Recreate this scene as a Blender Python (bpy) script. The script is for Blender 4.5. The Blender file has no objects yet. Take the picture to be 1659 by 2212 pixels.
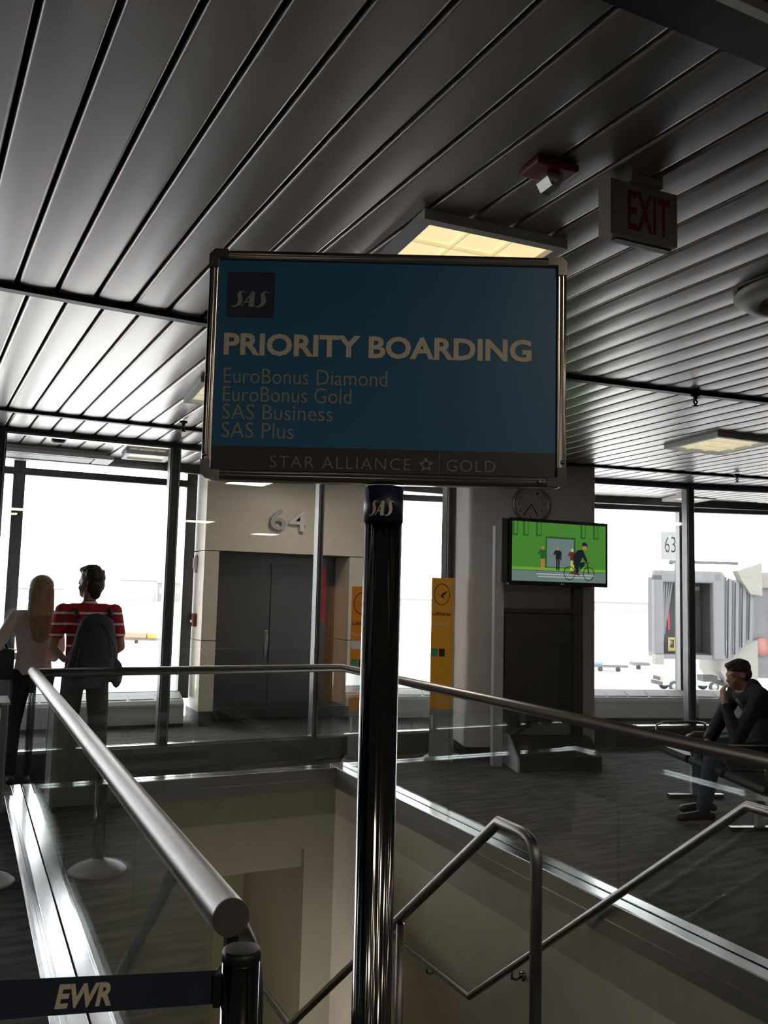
import bpy, bmesh, math, random
import numpy as np
from mathutils import Vector, Matrix
random.seed(7)
S = bpy.context.scene
COL = S.collection
R = math.radians

# ------------------------------------------------------------------ camera
FPX = 1850.0; EYE = 1.65
YAW = R(26.0); PITCH = math.atan(177.0/1850.0); ROLL = R(1.4)
F0 = Vector((math.sin(YAW), math.cos(YAW), 0)); R0 = Vector((math.cos(YAW), -math.sin(YAW), 0))
FW = Vector((F0.x*math.cos(PITCH), F0.y*math.cos(PITCH), math.sin(PITCH)))
U0 = R0.cross(FW)
RT = R0*math.cos(ROLL) + U0*math.sin(ROLL)
UP = -R0*math.sin(ROLL) + U0*math.cos(ROLL)
cam = bpy.data.cameras.new('camera'); camo = bpy.data.objects.new('camera', cam); COL.objects.link(camo)
cam.sensor_fit = 'VERTICAL'; cam.sensor_height = 36.0; cam.lens = 36.0*FPX/2212.0
cam.clip_start = 0.05; cam.clip_end = 3000
m = Matrix((RT, UP, -FW)).transposed().to_4x4(); m.translation = Vector((0, 0, EYE))
camo.matrix_world = m
S.camera = camo

# ------------------------------------------------------------------ sky, exposure
w = bpy.data.worlds.new('sky'); S.world = w; w.use_nodes = True
bg = w.node_tree.nodes['Background']
bg.inputs[0].default_value = (0.97, 0.975, 1.0, 1); bg.inputs[1].default_value = 7.2
S.view_settings.view_transform = 'Standard'; S.view_settings.look = 'None'
S.view_settings.exposure = 0.0; S.view_settings.gamma = 1.0
S.view_settings.use_curve_mapping = False

# added fill lamps, unseen, at ceiling height behind the camera
for lx, ly in ((-3.2, -1.6), (0.6, -2.4), (0.9, -1.2), (4.4, -1.6), (8.2, -1.0), (-3.2, -4.6), (2.0, -4.6), (6.8, -4.4), (10.0, 2.0)):
    ld = bpy.data.lights.new('hall_fill_lamp', 'AREA'); ld.shape = 'SQUARE'; ld.size = .6; ld.energy = 16; ld.color = (1.0, .88, .70)
    lo_ = bpy.data.objects.new('hall_fill_lamp', ld); COL.objects.link(lo_); lo_.location = (lx, ly, 3.08)
# unseen lamp added to brighten the lower stair landing
ld = bpy.data.lights.new('landing_fill_lamp', 'AREA'); ld.shape = 'SQUARE'; ld.size = .5; ld.energy = 1.5; ld.color = (1.0, .86, .55)
lo_ = bpy.data.objects.new('landing_fill_lamp', ld); COL.objects.link(lo_); lo_.location = (1.9, 8.1, -.80)

# ------------------------------------------------------------------ survey helpers (measured points on known planes)
def ray(x, y): return FW + RT*((x-829.5)/FPX) - UP*((y-1106)/FPX)
def at(x, y, z):
    d = ray(x, y); return Vector((0, 0, EYE)) + d*((z-EYE)/d.z)
CZ0, CSL = 3.2, 0.02                      # the ceiling falls slightly toward the windows
def cz(y): return CZ0 - CSL*y
def atc(x, y):
    d = ray(x, y); t = (CZ0-EYE)/(d.z+CSL*d.y); return Vector((0, 0, EYE)) + d*t
def beam1(x): return 4.53 - (x-1.6)**2/48.0
def beam2(x): return 7.40 - (x-1.2)**2/70.0

# ------------------------------------------------------------------ materials
def lin(c):
    return tuple((v/255.0/12.92 if v/255.0 <= .04045 else ((v/255.0+.055)/1.055)**2.4) for v in c)
def mat(name, col, rough=.6, metal=0.0, noise=0.08, scale=8.0, bump=0.0, bscale=60.0, stretch=(1, 1, 1), coat=0.0, emit=None, es=0.0, spec=0.5, aniso=0.0):
    m = bpy.data.materials.new(name); m.use_nodes = True
    nt = m.node_tree; b = nt.nodes['Principled BSDF']
    b.inputs['Roughness'].default_value = rough; b.inputs['Metallic'].default_value = metal
    b.inputs['Specular IOR Level'].default_value = spec
    b.inputs['Coat Weight'].default_value = coat
    tc = nt.nodes.new('ShaderNodeTexCoord'); mp = nt.nodes.new('ShaderNodeMapping'); mp.inputs['Scale'].default_value = stretch
    nt.links.new(tc.outputs['Object'], mp.inputs[0])
    nz = nt.nodes.new('ShaderNodeTexNoise'); nz.inputs['Scale'].default_value = scale; nz.inputs['Detail'].default_value = 4
    nt.links.new(mp.outputs[0], nz.inputs['Vector'])
    rp = nt.nodes.new('ShaderNodeValToRGB')
    c = Vector(col[:3])
    lo = c*(1-noise); hi = c*(1+noise)
    rp.color_ramp.elements[0].position = .3; rp.color_ramp.elements[1].position = .7
    rp.color_ramp.elements[0].color = (lo.x, lo.y, lo.z, 1); rp.color_ramp.elements[1].color = (min(hi.x, 1), min(hi.y, 1), min(hi.z, 1), 1)
    nt.links.new(nz.outputs['Fac'], rp.inputs[0]); nt.links.new(rp.outputs[0], b.inputs['Base Color'])
    if bump:
        n2 = nt.nodes.new('ShaderNodeTexNoise'); n2.inputs['Scale'].default_value = bscale
        nt.links.new(mp.outputs[0], n2.inputs['Vector'])
        bp = nt.nodes.new('ShaderNodeBump'); bp.inputs['Strength'].default_value = bump; bp.inputs['Distance'].default_value = .01
        nt.links.new(n2.outputs['Fac'], bp.inputs['Height']); nt.links.new(bp.outputs[0], b.inputs['Normal'])
    if aniso: b.inputs['Anisotropic'].default_value = aniso
    if emit:
        b.inputs['Emission Color'].default_value = (*emit, 1); b.inputs['Emission Strength'].default_value = es
    return m
def glass_mat(name, tint=(.93, .96, .95), f0=.04, rough=0.0, power=5.0):
    m = bpy.data.materials.new(name); m.use_nodes = True; nt = m.node_tree
    for n in list(nt.nodes): nt.nodes.remove(n)
    out = nt.nodes.new('ShaderNodeOutputMaterial'); mx = nt.nodes.new('ShaderNodeMixShader')
    tr = nt.nodes.new('ShaderNodeBsdfTransparent'); tr.inputs[0].default_value = (*tint, 1)
    gl = nt.nodes.new('ShaderNodeBsdfGlossy'); gl.inputs['Roughness'].default_value = rough; gl.inputs[0].default_value = (1, 1, 1, 1)
    lw = nt.nodes.new('ShaderNodeLayerWeight'); lw.inputs[0].default_value = .5
    pw = nt.nodes.new('ShaderNodeMath'); pw.operation = 'POWER'; pw.inputs[1].default_value = power
    ma = nt.nodes.new('ShaderNodeMath'); ma.operation = 'MULTIPLY_ADD'; ma.inputs[1].default_value = 1-f0; ma.inputs[2].default_value = f0
    nt.links.new(lw.outputs['Facing'], pw.inputs[0]); nt.links.new(pw.outputs[0], ma.inputs[0]); nt.links.new(ma.outputs[0], mx.inputs[0])
    nt.links.new(tr.outputs[0], mx.inputs[1]); nt.links.new(gl.outputs[0], mx.inputs[2]); nt.links.new(mx.outputs[0], out.inputs[0])
    return m
def carpet_mat():
    m = mat('carpet', (.04, .036, .034), rough=.95, bump=.5, bscale=220, spec=.2)
    nt = m.node_tree; b = nt.nodes['Principled BSDF']
    tc = nt.nodes.new('ShaderNodeTexCoord')
    br = nt.nodes.new('ShaderNodeTexBrick'); br.inputs['Scale'].default_value = 1.0
    br.inputs['Color1'].default_value = (.034, .031, .029, 1); br.inputs['Color2'].default_value = (.060, .055, .050, 1)
    br.inputs['Mortar'].default_value = (.028, .026, .025, 1); br.inputs['Mortar Size'].default_value = .002
    br.inputs['Brick Width'].default_value = .92; br.inputs['Row Height'].default_value = .23; br.inputs['Bias'].default_value = -.1
    nt.links.new(tc.outputs['Object'], br.inputs['Vector'])
    mp = nt.nodes.new('ShaderNodeMapping'); mp.inputs['Scale'].default_value = (2.2, 11, 1)
    nt.links.new(tc.outputs['Object'], mp.inputs[0])
    nz = nt.nodes.new('ShaderNodeTexNoise'); nz.inputs['Scale'].default_value = 1.4; nz.inputs['Detail'].default_value = 6
    nt.links.new(mp.outputs[0], nz.inputs['Vector'])
    rp = nt.nodes.new('ShaderNodeValToRGB'); rp.color_ramp.elements[0].position = .42; rp.color_ramp.elements[1].position = .60
    rp.color_ramp.elements[0].color = (.022, .021, .020, 1); rp.color_ramp.elements[1].color = (.15, .137, .12, 1)
    nt.links.new(nz.outputs['Fac'], rp.inputs[0])
    b.inputs['Sheen Weight'].default_value = .12; b.inputs['Sheen Roughness'].default_value = .35
    mx = nt.nodes.new('ShaderNodeMixRGB'); mx.inputs[0].default_value = .5
    nt.links.new(br.outputs['Color'], mx.inputs[1]); nt.links.new(rp.outputs[0], mx.inputs[2])
    nt.links.new(mx.outputs[0], b.inputs['Base Color'])
    return m
def stripe_mat():
    m = mat('striped_cotton', (.55, .03, .035), rough=.85)
    nt = m.node_tree; b = nt.nodes['Principled BSDF']
    tc = nt.nodes.new('ShaderNodeTexCoord'); sp = nt.nodes.new('ShaderNodeSeparateXYZ')
    nt.links.new(tc.outputs['Object'], sp.inputs[0])
    a = nt.nodes.new('ShaderNodeMath'); a.operation = 'FRACT'
    k = nt.nodes.new('ShaderNodeMath'); k.operation = 'DIVIDE'; k.inputs[1].default_value = .09
    nt.links.new(sp.outputs['Z'], k.inputs[0]); nt.links.new(k.outputs[0], a.inputs[0])
    g = nt.nodes.new('ShaderNodeMath'); g.operation = 'GREATER_THAN'; g.inputs[1].default_value = .80
    nt.links.new(a.outputs[0], g.inputs[0])
    mx = nt.nodes.new('ShaderNodeMixRGB'); mx.inputs[1].default_value = (.42, .015, .025, 1); mx.inputs[2].default_value = (.75, .72, .70, 1)
    nt.links.new(g.outputs[0], mx.inputs[0]); nt.links.new(mx.outputs[0], b.inputs['Base Color'])
    return m
def panel_mat():
    m = mat('ceiling_metal', (.42, .388, .38), rough=.26, metal=.86, noise=.06, scale=1.2, bump=.04, bscale=30, stretch=(1, .3, 1))
    nt = m.node_tree; b = nt.nodes['Principled BSDF']
    oi = nt.nodes.new('ShaderNodeTexNoise'); oi.inputs['Scale'].default_value = 2.2; oi.inputs['Detail'].default_value = 5
    tc = nt.nodes.new('ShaderNodeTexCoord'); nt.links.new(tc.outputs['Object'], oi.inputs['Vector'])
    mr = nt.nodes.new('ShaderNodeMapRange'); mr.inputs['To Min'].default_value = .27; mr.inputs['To Max'].default_value = .36
    nt.links.new(oi.outputs['Fac'], mr.inputs['Value']); nt.links.new(mr.outputs[0], b.inputs['Roughness'])
    return m
M = dict(
    panel=panel_mat(),
    gap=mat('ceiling_void', (.008, .008, .008), rough=.9, spec=.1),
    beam=mat('dark_bronze_channel', (.035, .032, .03), rough=.45, metal=.4),
    mullion=mat('dark_anodised_metal', (.10, .10, .098), rough=.32, metal=.6),
    mulledge=mat('satin_aluminium', (.45, .46, .47), rough=.28, metal=1.0),
    steel=mat('brushed_steel', (.34, .318, .305), rough=.42, metal=1.0, noise=.05, scale=30, aniso=.5),
    curb=mat('polished_steel_channel', (.66, .66, .68), rough=.2, metal=1.0, noise=.01),
    fascia=mat('satin_steel_fascia', (.30, .29, .28), rough=.35, metal=.9, noise=.03),
    chrome=mat('scuffed_chrome', (.27, .26, .255), rough=.10, metal=1.0, noise=.06, scale=14, bump=.02, bscale=5, stretch=(14, 14, .4)),
    frame=mat('sign_frame_steel', (.40, .37, .34), rough=.16, metal=1.0, noise=.05),
    dark=mat('black_plastic', (.012, .012, .012), rough=.45),
    gasket=mat('black_gasket', (.006, .006, .006), rough=.8),
    cream=mat('cream_wall_panel', (.80, .70, .58), rough=.35, noise=.03),
    colm=mat('grey_plaster', (.54, .51, .49), rough=.55, noise=.04),
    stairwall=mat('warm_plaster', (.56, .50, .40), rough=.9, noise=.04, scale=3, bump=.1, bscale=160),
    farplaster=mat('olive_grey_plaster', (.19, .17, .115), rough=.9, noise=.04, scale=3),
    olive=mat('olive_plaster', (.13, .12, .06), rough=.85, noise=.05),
    door=mat('grey_door_paint', (.075, .078, .084), rough=.28, noise=.06, scale=2),
    plinth=mat('dark_rubber_skirting', (.045, .045, .045), rough=.6),
    cab=mat('grey_heater_metal', (.52, .51, .50), rough=.5, noise=.04),
    base=mat('dark_sill_metal', (.10, .10, .09), rough=.5, metal=.2),
    roomwall=mat('room_wall_paint', (.22, .20, .18), rough=.8),
    blue=mat('printed_blue', (.002, .105, .245), rough=.42, noise=.05, scale=3),
    navy=mat('printed_navy', (.012, .014, .05), rough=.4),
    band=mat('printed_charcoal', (.022, .020, .022), rough=.4),
    letter=mat('printed_cream_letters', (.62, .55, .43), rough=.5, noise=.03),
    letterdim=mat('printed_grey_letters', (.26, .27, .25), rough=.5, noise=.03),
    lettersil=mat('printed_silver_letters', (.20, .19, .17), rough=.5, noise=.03),
    exitbox=mat('exit_sign_housing', (.30, .27, .23), rough=.5, noise=.03),
    exitred=mat('exit_red', (.22, .012, .014), rough=.5),
    red=mat('red_plastic', (.17, .012, .014), rough=.4),
    strobe=glass_mat('strobe_lens', (.82, .82, .78), .10, .05),
    louvre=mat('louvre_metal', (.75, .68, .5), rough=.4, metal=.3, emit=(1, .85, .5), es=.35),
    lamp=mat('lamp_diffuser', (.9, .85, .7), rough=.5, emit=(1.0, .80, .42), es=.95),
    lampfar=mat('lamp_diffuser_far', (.9, .88, .8), rough=.5, emit=(1.0, .93, .70), es=.55),
    white=mat('white_paint', (.72, .72, .70), rough=.5, noise=.02),
    glass=glass_mat('clear_glass', (.965, .975, .97), .045),
    rglass=glass_mat('balustrade_glass', (.93, .955, .94), .05, 0.0, 4.0),
    yellow=mat('yellow_powdercoat', (.72, .34, .02), rough=.45, noise=.03),
    orange=mat('orange_powdercoat', (.78, .27, .015), rough=.45, noise=.03),
    sgrey=mat('light_grey_paint', (.27, .28, .29), rough=.45),
    tvblack=mat('tv_bezel', (.012, .012, .016), rough=.3),
    mesh=mat('perforated_panel', (.06, .056, .052), rough=.5, metal=.3),
    standp=mat('stand_post_grey', (.42, .42, .45), rough=.45, metal=.1),
    skin=mat('skin', (.36, .19, .13), rough=.55, noise=.05),
    hairb=mat('blond_hair', (.33, .22, .12), rough=.45, noise=.35, scale=6, stretch=(30, 30, 1), bump=.5, bscale=8),
    haird=mat('dark_brown_hair', (.035, .024, .018), rough=.5, noise=.3, scale=30, bump=.8, bscale=60),
    sweater=mat('grey_beige_knit', (.62, .54, .49), rough=.95, noise=.06, bump=.3, bscale=150),
    stripe=stripe_mat(),
    trouser=mat('dark_trousers', (.018, .018, .026), rough=.85),
    khaki=mat('grey_green_trousers', (.065, .065, .055), rough=.9),
    jeans=mat('blue_denim', (.028, .05, .095), rough=.85, noise=.2, scale=20),
    jacket=mat('dark_jacket_cloth', (.016, .017, .023), rough=.85, noise=.1),
    tee=mat('grey_blue_tshirt', (.12, .15, .16), rough=.9),
    backpack=mat('charcoal_backpack_nylon', (.026, .031, .043), rough=.7, noise=.15, bump=.15, bscale=200),
    shoe=mat('dark_shoe', (.02, .02, .022), rough=.5),
    sole=mat('pale_rubber_sole', (.32, .29, .24), rough=.7),
    leather=mat('black_leather', (.018, .018, .018), rough=.38, bump=.1, bscale=90),
    belt=mat('navy_belt_webbing', (.012, .022, .045), rough=.8, bump=.2, bscale=300),
    cartdeck=mat('cart_deck_metal', (.085, .08, .08), rough=.6),
    ground=mat('apron_concrete', (.60, .59, .58), rough=.85, noise=.04, scale=.1),
    jb=mat('jet_bridge_grey', (.04, .037, .04), rough=.6),
    jbl=mat('jet_bridge_light_grey', (.082, .08, .086), rough=.6, noise=.08, scale=2),
    jbc=mat('jet_bridge_cream', (.13, .122, .107), rough=.6),
    jbd=mat('jet_bridge_dark', (.014, .013, .014), rough=.6),
    jbb=mat('bellows_canvas', (.085, .086, .092), rough=.7, noise=.12, scale=3, stretch=(6, 6, .6)),
    extred=mat('exterior_red', (.5, .02, .03), rough=.5),
    vanw=mat('white_car_paint', (.22, .22, .22), rough=.35),
    rubber=mat('tyre_rubber', (.02, .02, .02), rough=.7),
    amber=mat('amber_lamp', (.6, .2, .01), rough=.3),
    bldg=mat('distant_building', (.24, .235, .235), rough=.8),
    carpet=carpet_mat(),
)

# ------------------------------------------------------------------ object helpers
def link(o, parent=None):
    COL.objects.link(o)
    if parent: o.parent = parent
    return o
def tag(o, label, cat, group=None):
    o['label'] = label; o['category'] = cat
    if group: o['group'] = group
    return o
def thing(name, label, cat, loc=(0, 0, 0), rz=0.0, group=None):
    o = bpy.data.objects.new(name, None); link(o); o.location = loc; o.rotation_euler = (0, 0, rz)
    o.empty_display_size = .1
    return tag(o, label, cat, group)
def struct_empty(name, loc=(0, 0, 0)):
    o = bpy.data.objects.new(name, None); link(o); o.location = loc; o['kind'] = 'structure'; return o
def inv(parent):
    root = parent
    while root.parent: root = root.parent
    return (Matrix.Translation(root.location) @ root.rotation_euler.to_matrix().to_4x4()).inverted()

def icotemplate(sub):
    t = bmesh.new(); bmesh.ops.create_icosphere(t, subdivisions=sub, radius=1.0); t.verts.ensure_lookup_table()
    v = np.array([tuple(x.co) for x in t.verts]); f = np.array([[x.index for x in q.verts] for q in t.faces]); t.free(); return v, f
TPL = icotemplate(2); TPB = icotemplate(3)
class MB:
    def __init__(s): s.b = bmesh.new(); s.balls = []
    def box(s, c, d, rz=0.0, rot=None, bev=0.0, mi=0):
        mt = Matrix.Translation(Vector(c)) @ (rot.to_4x4() if rot else Matrix.Rotation(rz, 4, 'Z')) @ Matrix.Diagonal((d[0], d[1], d[2], 1))
        r = bmesh.ops.create_cube(s.b, size=1.0, matrix=mt)
        vs = r['verts']; fs = {f for v in vs for f in v.link_faces}
        for f in fs: f.material_index = mi
        if bev:
            es = list({e for v in vs for e in v.link_edges})
            r2 = bmesh.ops.bevel(s.b, geom=es, offset=bev, segments=2, affect='EDGES', profile=.6)
            for f in r2['faces']: f.material_index = mi
        return s
    def bx(s, x0, x1, y0, y1, z0, z1, bev=0.0, mi=0):
        return s.box(((x0+x1)/2, (y0+y1)/2, (z0+z1)/2), (abs(x1-x0), abs(y1-y0), abs(z1-z0)), bev=bev, mi=mi)
    def bar(s, p, q, wd, ht, mi=0, bev=0.0):          # box from p to q, width wd sideways, height ht
        p = Vector(p); q = Vector(q); d = q-p; L = d.length; x = d.normalized()
        upv = Vector((0, 0, 1)) if abs(x.z) < .95 else Vector((0, 1, 0))
        y = upv.cross(x).normalized(); z = x.cross(y)
        return s.box((p+q)/2, (L, wd, ht), rot=Matrix((x, y, z)).transposed(), bev=bev, mi=mi)
    def tube(s, pts, r, seg=14, caps=True, mi=0):
        pts = [Vector(p) for p in pts]; n = len(pts); rs = r if isinstance(r, (list, tuple)) else [r]*n
        tang = []
        for i in range(n):
            if i == 0: t = pts[1]-pts[0]
            elif i == n-1: t = pts[-1]-pts[-2]
            else: t = (pts[i+1]-pts[i]).normalized()+(pts[i]-pts[i-1]).normalized()
            tang.append(t.normalized())
        a = Vector((0, 0, 1)) if abs(tang[0].z) < .9 else Vector((1, 0, 0))
        u = a.cross(tang[0]).normalized(); rings = []
        for i in range(n):
            u = (u - tang[i]*u.dot(tang[i])).normalized(); v = tang[i].cross(u)
            k = 1.0
            if 0 < i < n-1:
                c = (pts[i+1]-pts[i]).normalized().dot((pts[i]-pts[i-1]).normalized()); k = 1/max(.5, math.sqrt((1+c)/2))
            ring = []
            bis = None
            if k > 1.001:
                d1 = (pts[i]-pts[i-1]).normalized(); d2 = (pts[i+1]-pts[i]).normalized(); bis = (d2-d1).normalized()
            for j in range(seg):
                an = 2*math.pi*j/seg; o = u*math.cos(an)*rs[i]+v*math.sin(an)*rs[i]
                if bis is not None: o = o + bis*o.dot(bis)*(k-1)
                ring.append(s.b.verts.new(pts[i]+o))
            rings.append(ring)
        for i in range(n-1):
            for j in range(seg):
                f = s.b.faces.new((rings[i][j], rings[i][(j+1) % seg], rings[i+1][(j+1) % seg], rings[i+1][j])); f.material_index = mi; f.smooth = True
        if caps:
            s.b.faces.new(list(reversed(rings[0]))).material_index = mi; s.b.faces.new(rings[-1]).material_index = mi
        return s
    def lathe(s, prof, c=(0, 0, 0), seg=32, mi=0, axis='Z'):
        rings = []
        for r, z in prof:
            ring = []
            for j in range(seg):
                a = 2*math.pi*j/seg
                if axis == 'Z': p = (r*math.cos(a), r*math.sin(a), z)
                elif axis == 'Y': p = (r*math.cos(a), z, r*math.sin(a))
                else: p = (z, r*math.cos(a), r*math.sin(a))
                ring.append(s.b.verts.new(Vector(c)+Vector(p)))
            rings.append(ring)
        for i in range(len(rings)-1):
            for j in range(seg):
                f = s.b.faces.new((rings[i][j], rings[i][(j+1) % seg], rings[i+1][(j+1) % seg], rings[i+1][j])); f.smooth = True; f.material_index = mi
        for ring in (rings[0], rings[-1]):
            try: s.b.faces.new(ring).material_index = mi
            except ValueError: pass
        return s
    def prism(s, poly, a0, a1, plane='XZ', mi=0):     # polygon in plane, extruded between a0 and a1 on the third axis
        def P(u, v, a): return {'XZ': (u, a, v), 'XY': (u, v, a), 'YZ': (a, u, v)}[plane]
        A = [s.b.verts.new(P(u, v, a0)) for u, v in poly]; B = [s.b.verts.new(P(u, v, a1)) for u, v in poly]
        n = len(poly); s.b.faces.new(A).material_index = mi; s.b.faces.new(list(reversed(B))).material_index = mi
        for i in range(n): s.b.faces.new((A[i], B[i], B[(i+1) % n], A[(i+1) % n])).material_index = mi
        return s
    def ball(s, c, r, seg=12, rings=8, rot=None):
        rr = (r, r, r) if not isinstance(r, (tuple, list)) else r
        s.balls.append((tuple(c), tuple(rr), rot)); return s
    def ballmesh(s, T=None):
        T = T or TPL
        tv, tf = T; V = []; F = []; n = len(tv)
        for i, (c, r, rot) in enumerate(s.balls):
            v = tv*np.array(r)
            if rot is not None: v = v @ np.array(rot.to_3x3()).T
            V.append(v+np.array(c)); F.append(tf+i*n)
        s.balls = []
        return np.concatenate(V), np.concatenate(F)
    def flush(s):
        if not s.balls: return
        V, F = s.ballmesh(TPB)
        vs = [s.b.verts.new(v) for v in V]
        for f in F: s.b.faces.new([vs[i] for i in f]).smooth = True
    def chain(s, p, r0, q, r1, rot=None):
        p = Vector(p); q = Vector(q)
        f = lambda r: Vector((r, r, r)) if not isinstance(r, (tuple, list)) else Vector(r)
        a, b = f(r0), f(r1); L = (q-p).length; st = max(2, int(L/(min(min(a), min(b))*.4))+1)
        for i in range(st+1):
            t = i/st; s.ball(p.lerp(q, t), tuple(a.lerp(b, t)), rot=rot)
        return s
    def build(s, name, mats, parent=None, world=False, smooth=None, fix=True):
        s.flush()
        if fix: bmesh.ops.recalc_face_normals(s.b, faces=s.b.faces)
        if world and parent: s.b.transform(inv(parent))
        me = bpy.data.meshes.new(name); s.b.to_mesh(me); s.b.free()
        for x in (mats if isinstance(mats, (list, tuple)) else [mats]): me.materials.append(x)
        if smooth:
            for p in me.polygons: p.use_smooth = True
        return link(bpy.data.objects.new(name, me), parent)

def blob(mb, name, mt, parent, voxel=.013, it=6):
    V, F = mb.ballmesh(); mb.b.free()
    bmt = bpy.data.meshes.new('tmp'); bmt.from_pydata(V.tolist(), [], F.tolist())
    t = bpy.data.objects.new('tmp', bmt); COL.objects.link(t)
    rm = t.modifiers.new('r', 'REMESH'); rm.mode = 'VOXEL'; rm.voxel_size = voxel
    sm = t.modifiers.new('s', 'SMOOTH'); sm.iterations = it; sm.factor = .5
    dg = bpy.context.evaluated_depsgraph_get(); dg.update()
    me = bpy.data.meshes.new_from_object(t.evaluated_get(dg), depsgraph=dg)
    bpy.data.objects.remove(t); bpy.data.meshes.remove(bmt)
    me.name = name; me.materials.clear(); me.materials.append(mt)
    for p in me.polygons: p.use_smooth = True
    return link(bpy.data.objects.new(name, me), parent)

def text(name, s, mt, parent, x0, x1, z0, z1, y, bold=0.0, shear=0.0, depth=.0006, space=1.0, flip=False):
    cu = bpy.data.curves.new('t', 'FONT'); cu.body = s; cu.size = 1; cu.offset = bold; cu.shear = shear; cu.extrude = .01; cu.resolution_u = 3; cu.space_character = space
    t = bpy.data.objects.new('t', cu); COL.objects.link(t)
    me = bpy.data.meshes.new_from_object(t)
    bpy.data.objects.remove(t)
    xs = [v.co.x for v in me.vertices]; ys = [v.co.y for v in me.vertices]
    ax, bx_, ay, by = min(xs), max(xs), min(ys), max(ys)
    for v in me.vertices:
        u = (v.co.x-ax)/(bx_-ax); q = (v.co.y-ay)/(by-ay)
        v.co = Vector((x0+(x1-x0)*u, y - (depth if v.co.z > 0 else 0), z0+(z1-z0)*q))
    me.materials.clear(); me.materials.append(mt); me.name = name
    return link(bpy.data.objects.new(name, me), parent)

def ribbon(mb, pts, wd, y0, y1, mi=0):       # flat stroke of varying width in the XZ plane
    n = len(pts); P = [Vector((p[0], p[1])) for p in pts]; L = []; Rr = []
    for i in range(n):
        t = (P[min(i+1, n-1)]-P[max(i-1, 0)]).normalized(); nn = Vector((-t.y, t.x))
        L.append(P[i]+nn*wd[i]/2); Rr.append(P[i]-nn*wd[i]/2)
    for i in range(n-1):
        mb.prism([tuple(L[i]), tuple(L[i+1]), tuple(Rr[i+1]), tuple(Rr[i])], y0, y1, 'XZ', mi)
def swoosh_sas(parent, x0, x1, z0, z1, y, mt, curve=None):
    mb = MB(); h = z1-z0; wt = x1-x0
    def T(u, v): return (x0+wt*u, z0+h*v)
    for ox in (0.0, .60):
        cs = [(.40, .90), (.33, .99), (.25, .97), (.215, .80), (.235, .60), (.25, .42), (.22, .20), (.14, .03), (.06, .00), (.0, .10)]
        ww = [.01, .03, .06, .13, .15, .15, .13, .06, .03, .008]
        # oversample
        pts = []; wd = []
        for i in range(len(cs)-1):
            for k in range(3):
                t = k/3; pts.append(T(ox+cs[i][0]*(1-t)+cs[i+1][0]*t, cs[i][1]*(1-t)+cs[i+1][1]*t)); wd.append((ww[i]*(1-t)+ww[i+1]*t)*wt*.8)
        pts.append(T(ox+cs[-1][0], cs[-1][1])); wd.append(ww[-1]*wt*.8)
        ribbon(mb, pts, wd, y-.0008, y)
    ribbon(mb, [T(.27, -.02), T(.42, .5), T(.58, 1.0)], [.012*wt, .035*wt, .06*wt], y-.0008, y)
    mb.prism([T(.50, .98), T(.62, .98), T(.59, 0), T(.46, 0)], y-.0008, y)
    mb.prism([T(.38, .36), T(.50, .36), T(.50, .27), T(.35, .27)], y-.0008, y)
    if curve:
        for v in mb.b.verts:
            a = (v.co.x)/curve; rr = curve+.0006 - (v.co.y-(y-.0004))
            v.co.x = math.sin(a)*rr; v.co.y = -math.cos(a)*rr
    return mb.build('airline_logo', mt, parent)

# ================================================================== STRUCTURE
# floor with the stairwell opening
SX0, SX1, SY0, SY1 = .60, 3.10, 2.35, 7.20
fl = MB()
for (a, b, c, d) in ((-7, SX0, -7, 8.4), (SX1, 13, -7, 8.4), (SX0, SX1, -7, SY0), (SX0, SX1, SY1, 8.4), (-7, 13, 8.4, 11.4)):
    fl.bx(a, b, c, d, -.3, 0)
floor = fl.build('floor', M['carpet']); floor['kind'] = 'structure'
floor.data.update()

# walls behind and beside the camera (they bound the room)
for nm, a in (('wall_back', (-7, 13, -7.2, -7, 0, 3.6)), ('wall_left', (-7.2, -7, -7, 11.4, 0, 3.6)), ('wall_right', (13, 13.2, -7, 9.5, 0, 3.6))):
    o = MB().bx(*a).build(nm, M['roomwall']); o['kind'] = 'structure'

# ceiling: dark void deck, planks hung below it as parts, joint channels
ang = -math.atan(CSL)
deck = MB()
vs = [(-7, -7, cz(-7)+.05), (13, -7, cz(-7)+.05), (13, 8.3, cz(8.3)+.05), (-7, 8.3, cz(8.3)+.05)]
lo = [deck.b.verts.new(v) for v in vs]; hi = [deck.b.verts.new((v[0], v[1], v[2]+.3)) for v in vs]
deck.b.faces.new(lo); deck.b.faces.new(list(reversed(hi)))
for i in range(4): deck.b.faces.new((lo[i], hi[i], hi[(i+1) % 4], lo[(i+1) % 4]))
deck.bx(-7, 13, 8.3, 10.0, 3.14, 3.5)
deck.bx(-7, 13, 10.0, 12.0, 3.40, 3.6)
ceiling = deck.build('ceiling', M['gap']); ceiling['kind'] = 'structure'
# plank profile, unit length along Y
PW = .1855
pm = bmesh.new(); hw = PW/2-.0085
prof = [(-hw, .030), (-hw, .004), (-hw+.006, -.002)]
for k in range(-4, 5): prof.append(((hw-.012)*k/4, -.002-.0032*(1-(k/4.0)**2)))
prof += [(hw-.006, -.002), (hw, .004), (hw, .030)]
ra = [pm.verts.new((x, 0, z)) for x, z in prof]; rb = [pm.verts.new((x, 1, z)) for x, z in prof]
for i in range(len(prof)-1):
    f = pm.faces.new((ra[i], ra[i+1], rb[i+1], rb[i])); f.smooth = True
bmesh.ops.recalc_face_normals(pm, faces=pm.faces)
for f in pm.faces:
    if 3 <= i and f.normal.z > .5: f.normal_flip()
plank = bpy.data.meshes.new('ceiling_panel'); pm.to_mesh(plank); pm.free(); plank.materials.append(M['panel'])
TILT = R(3.3)           # planks run a touch off the stairwell axis
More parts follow.
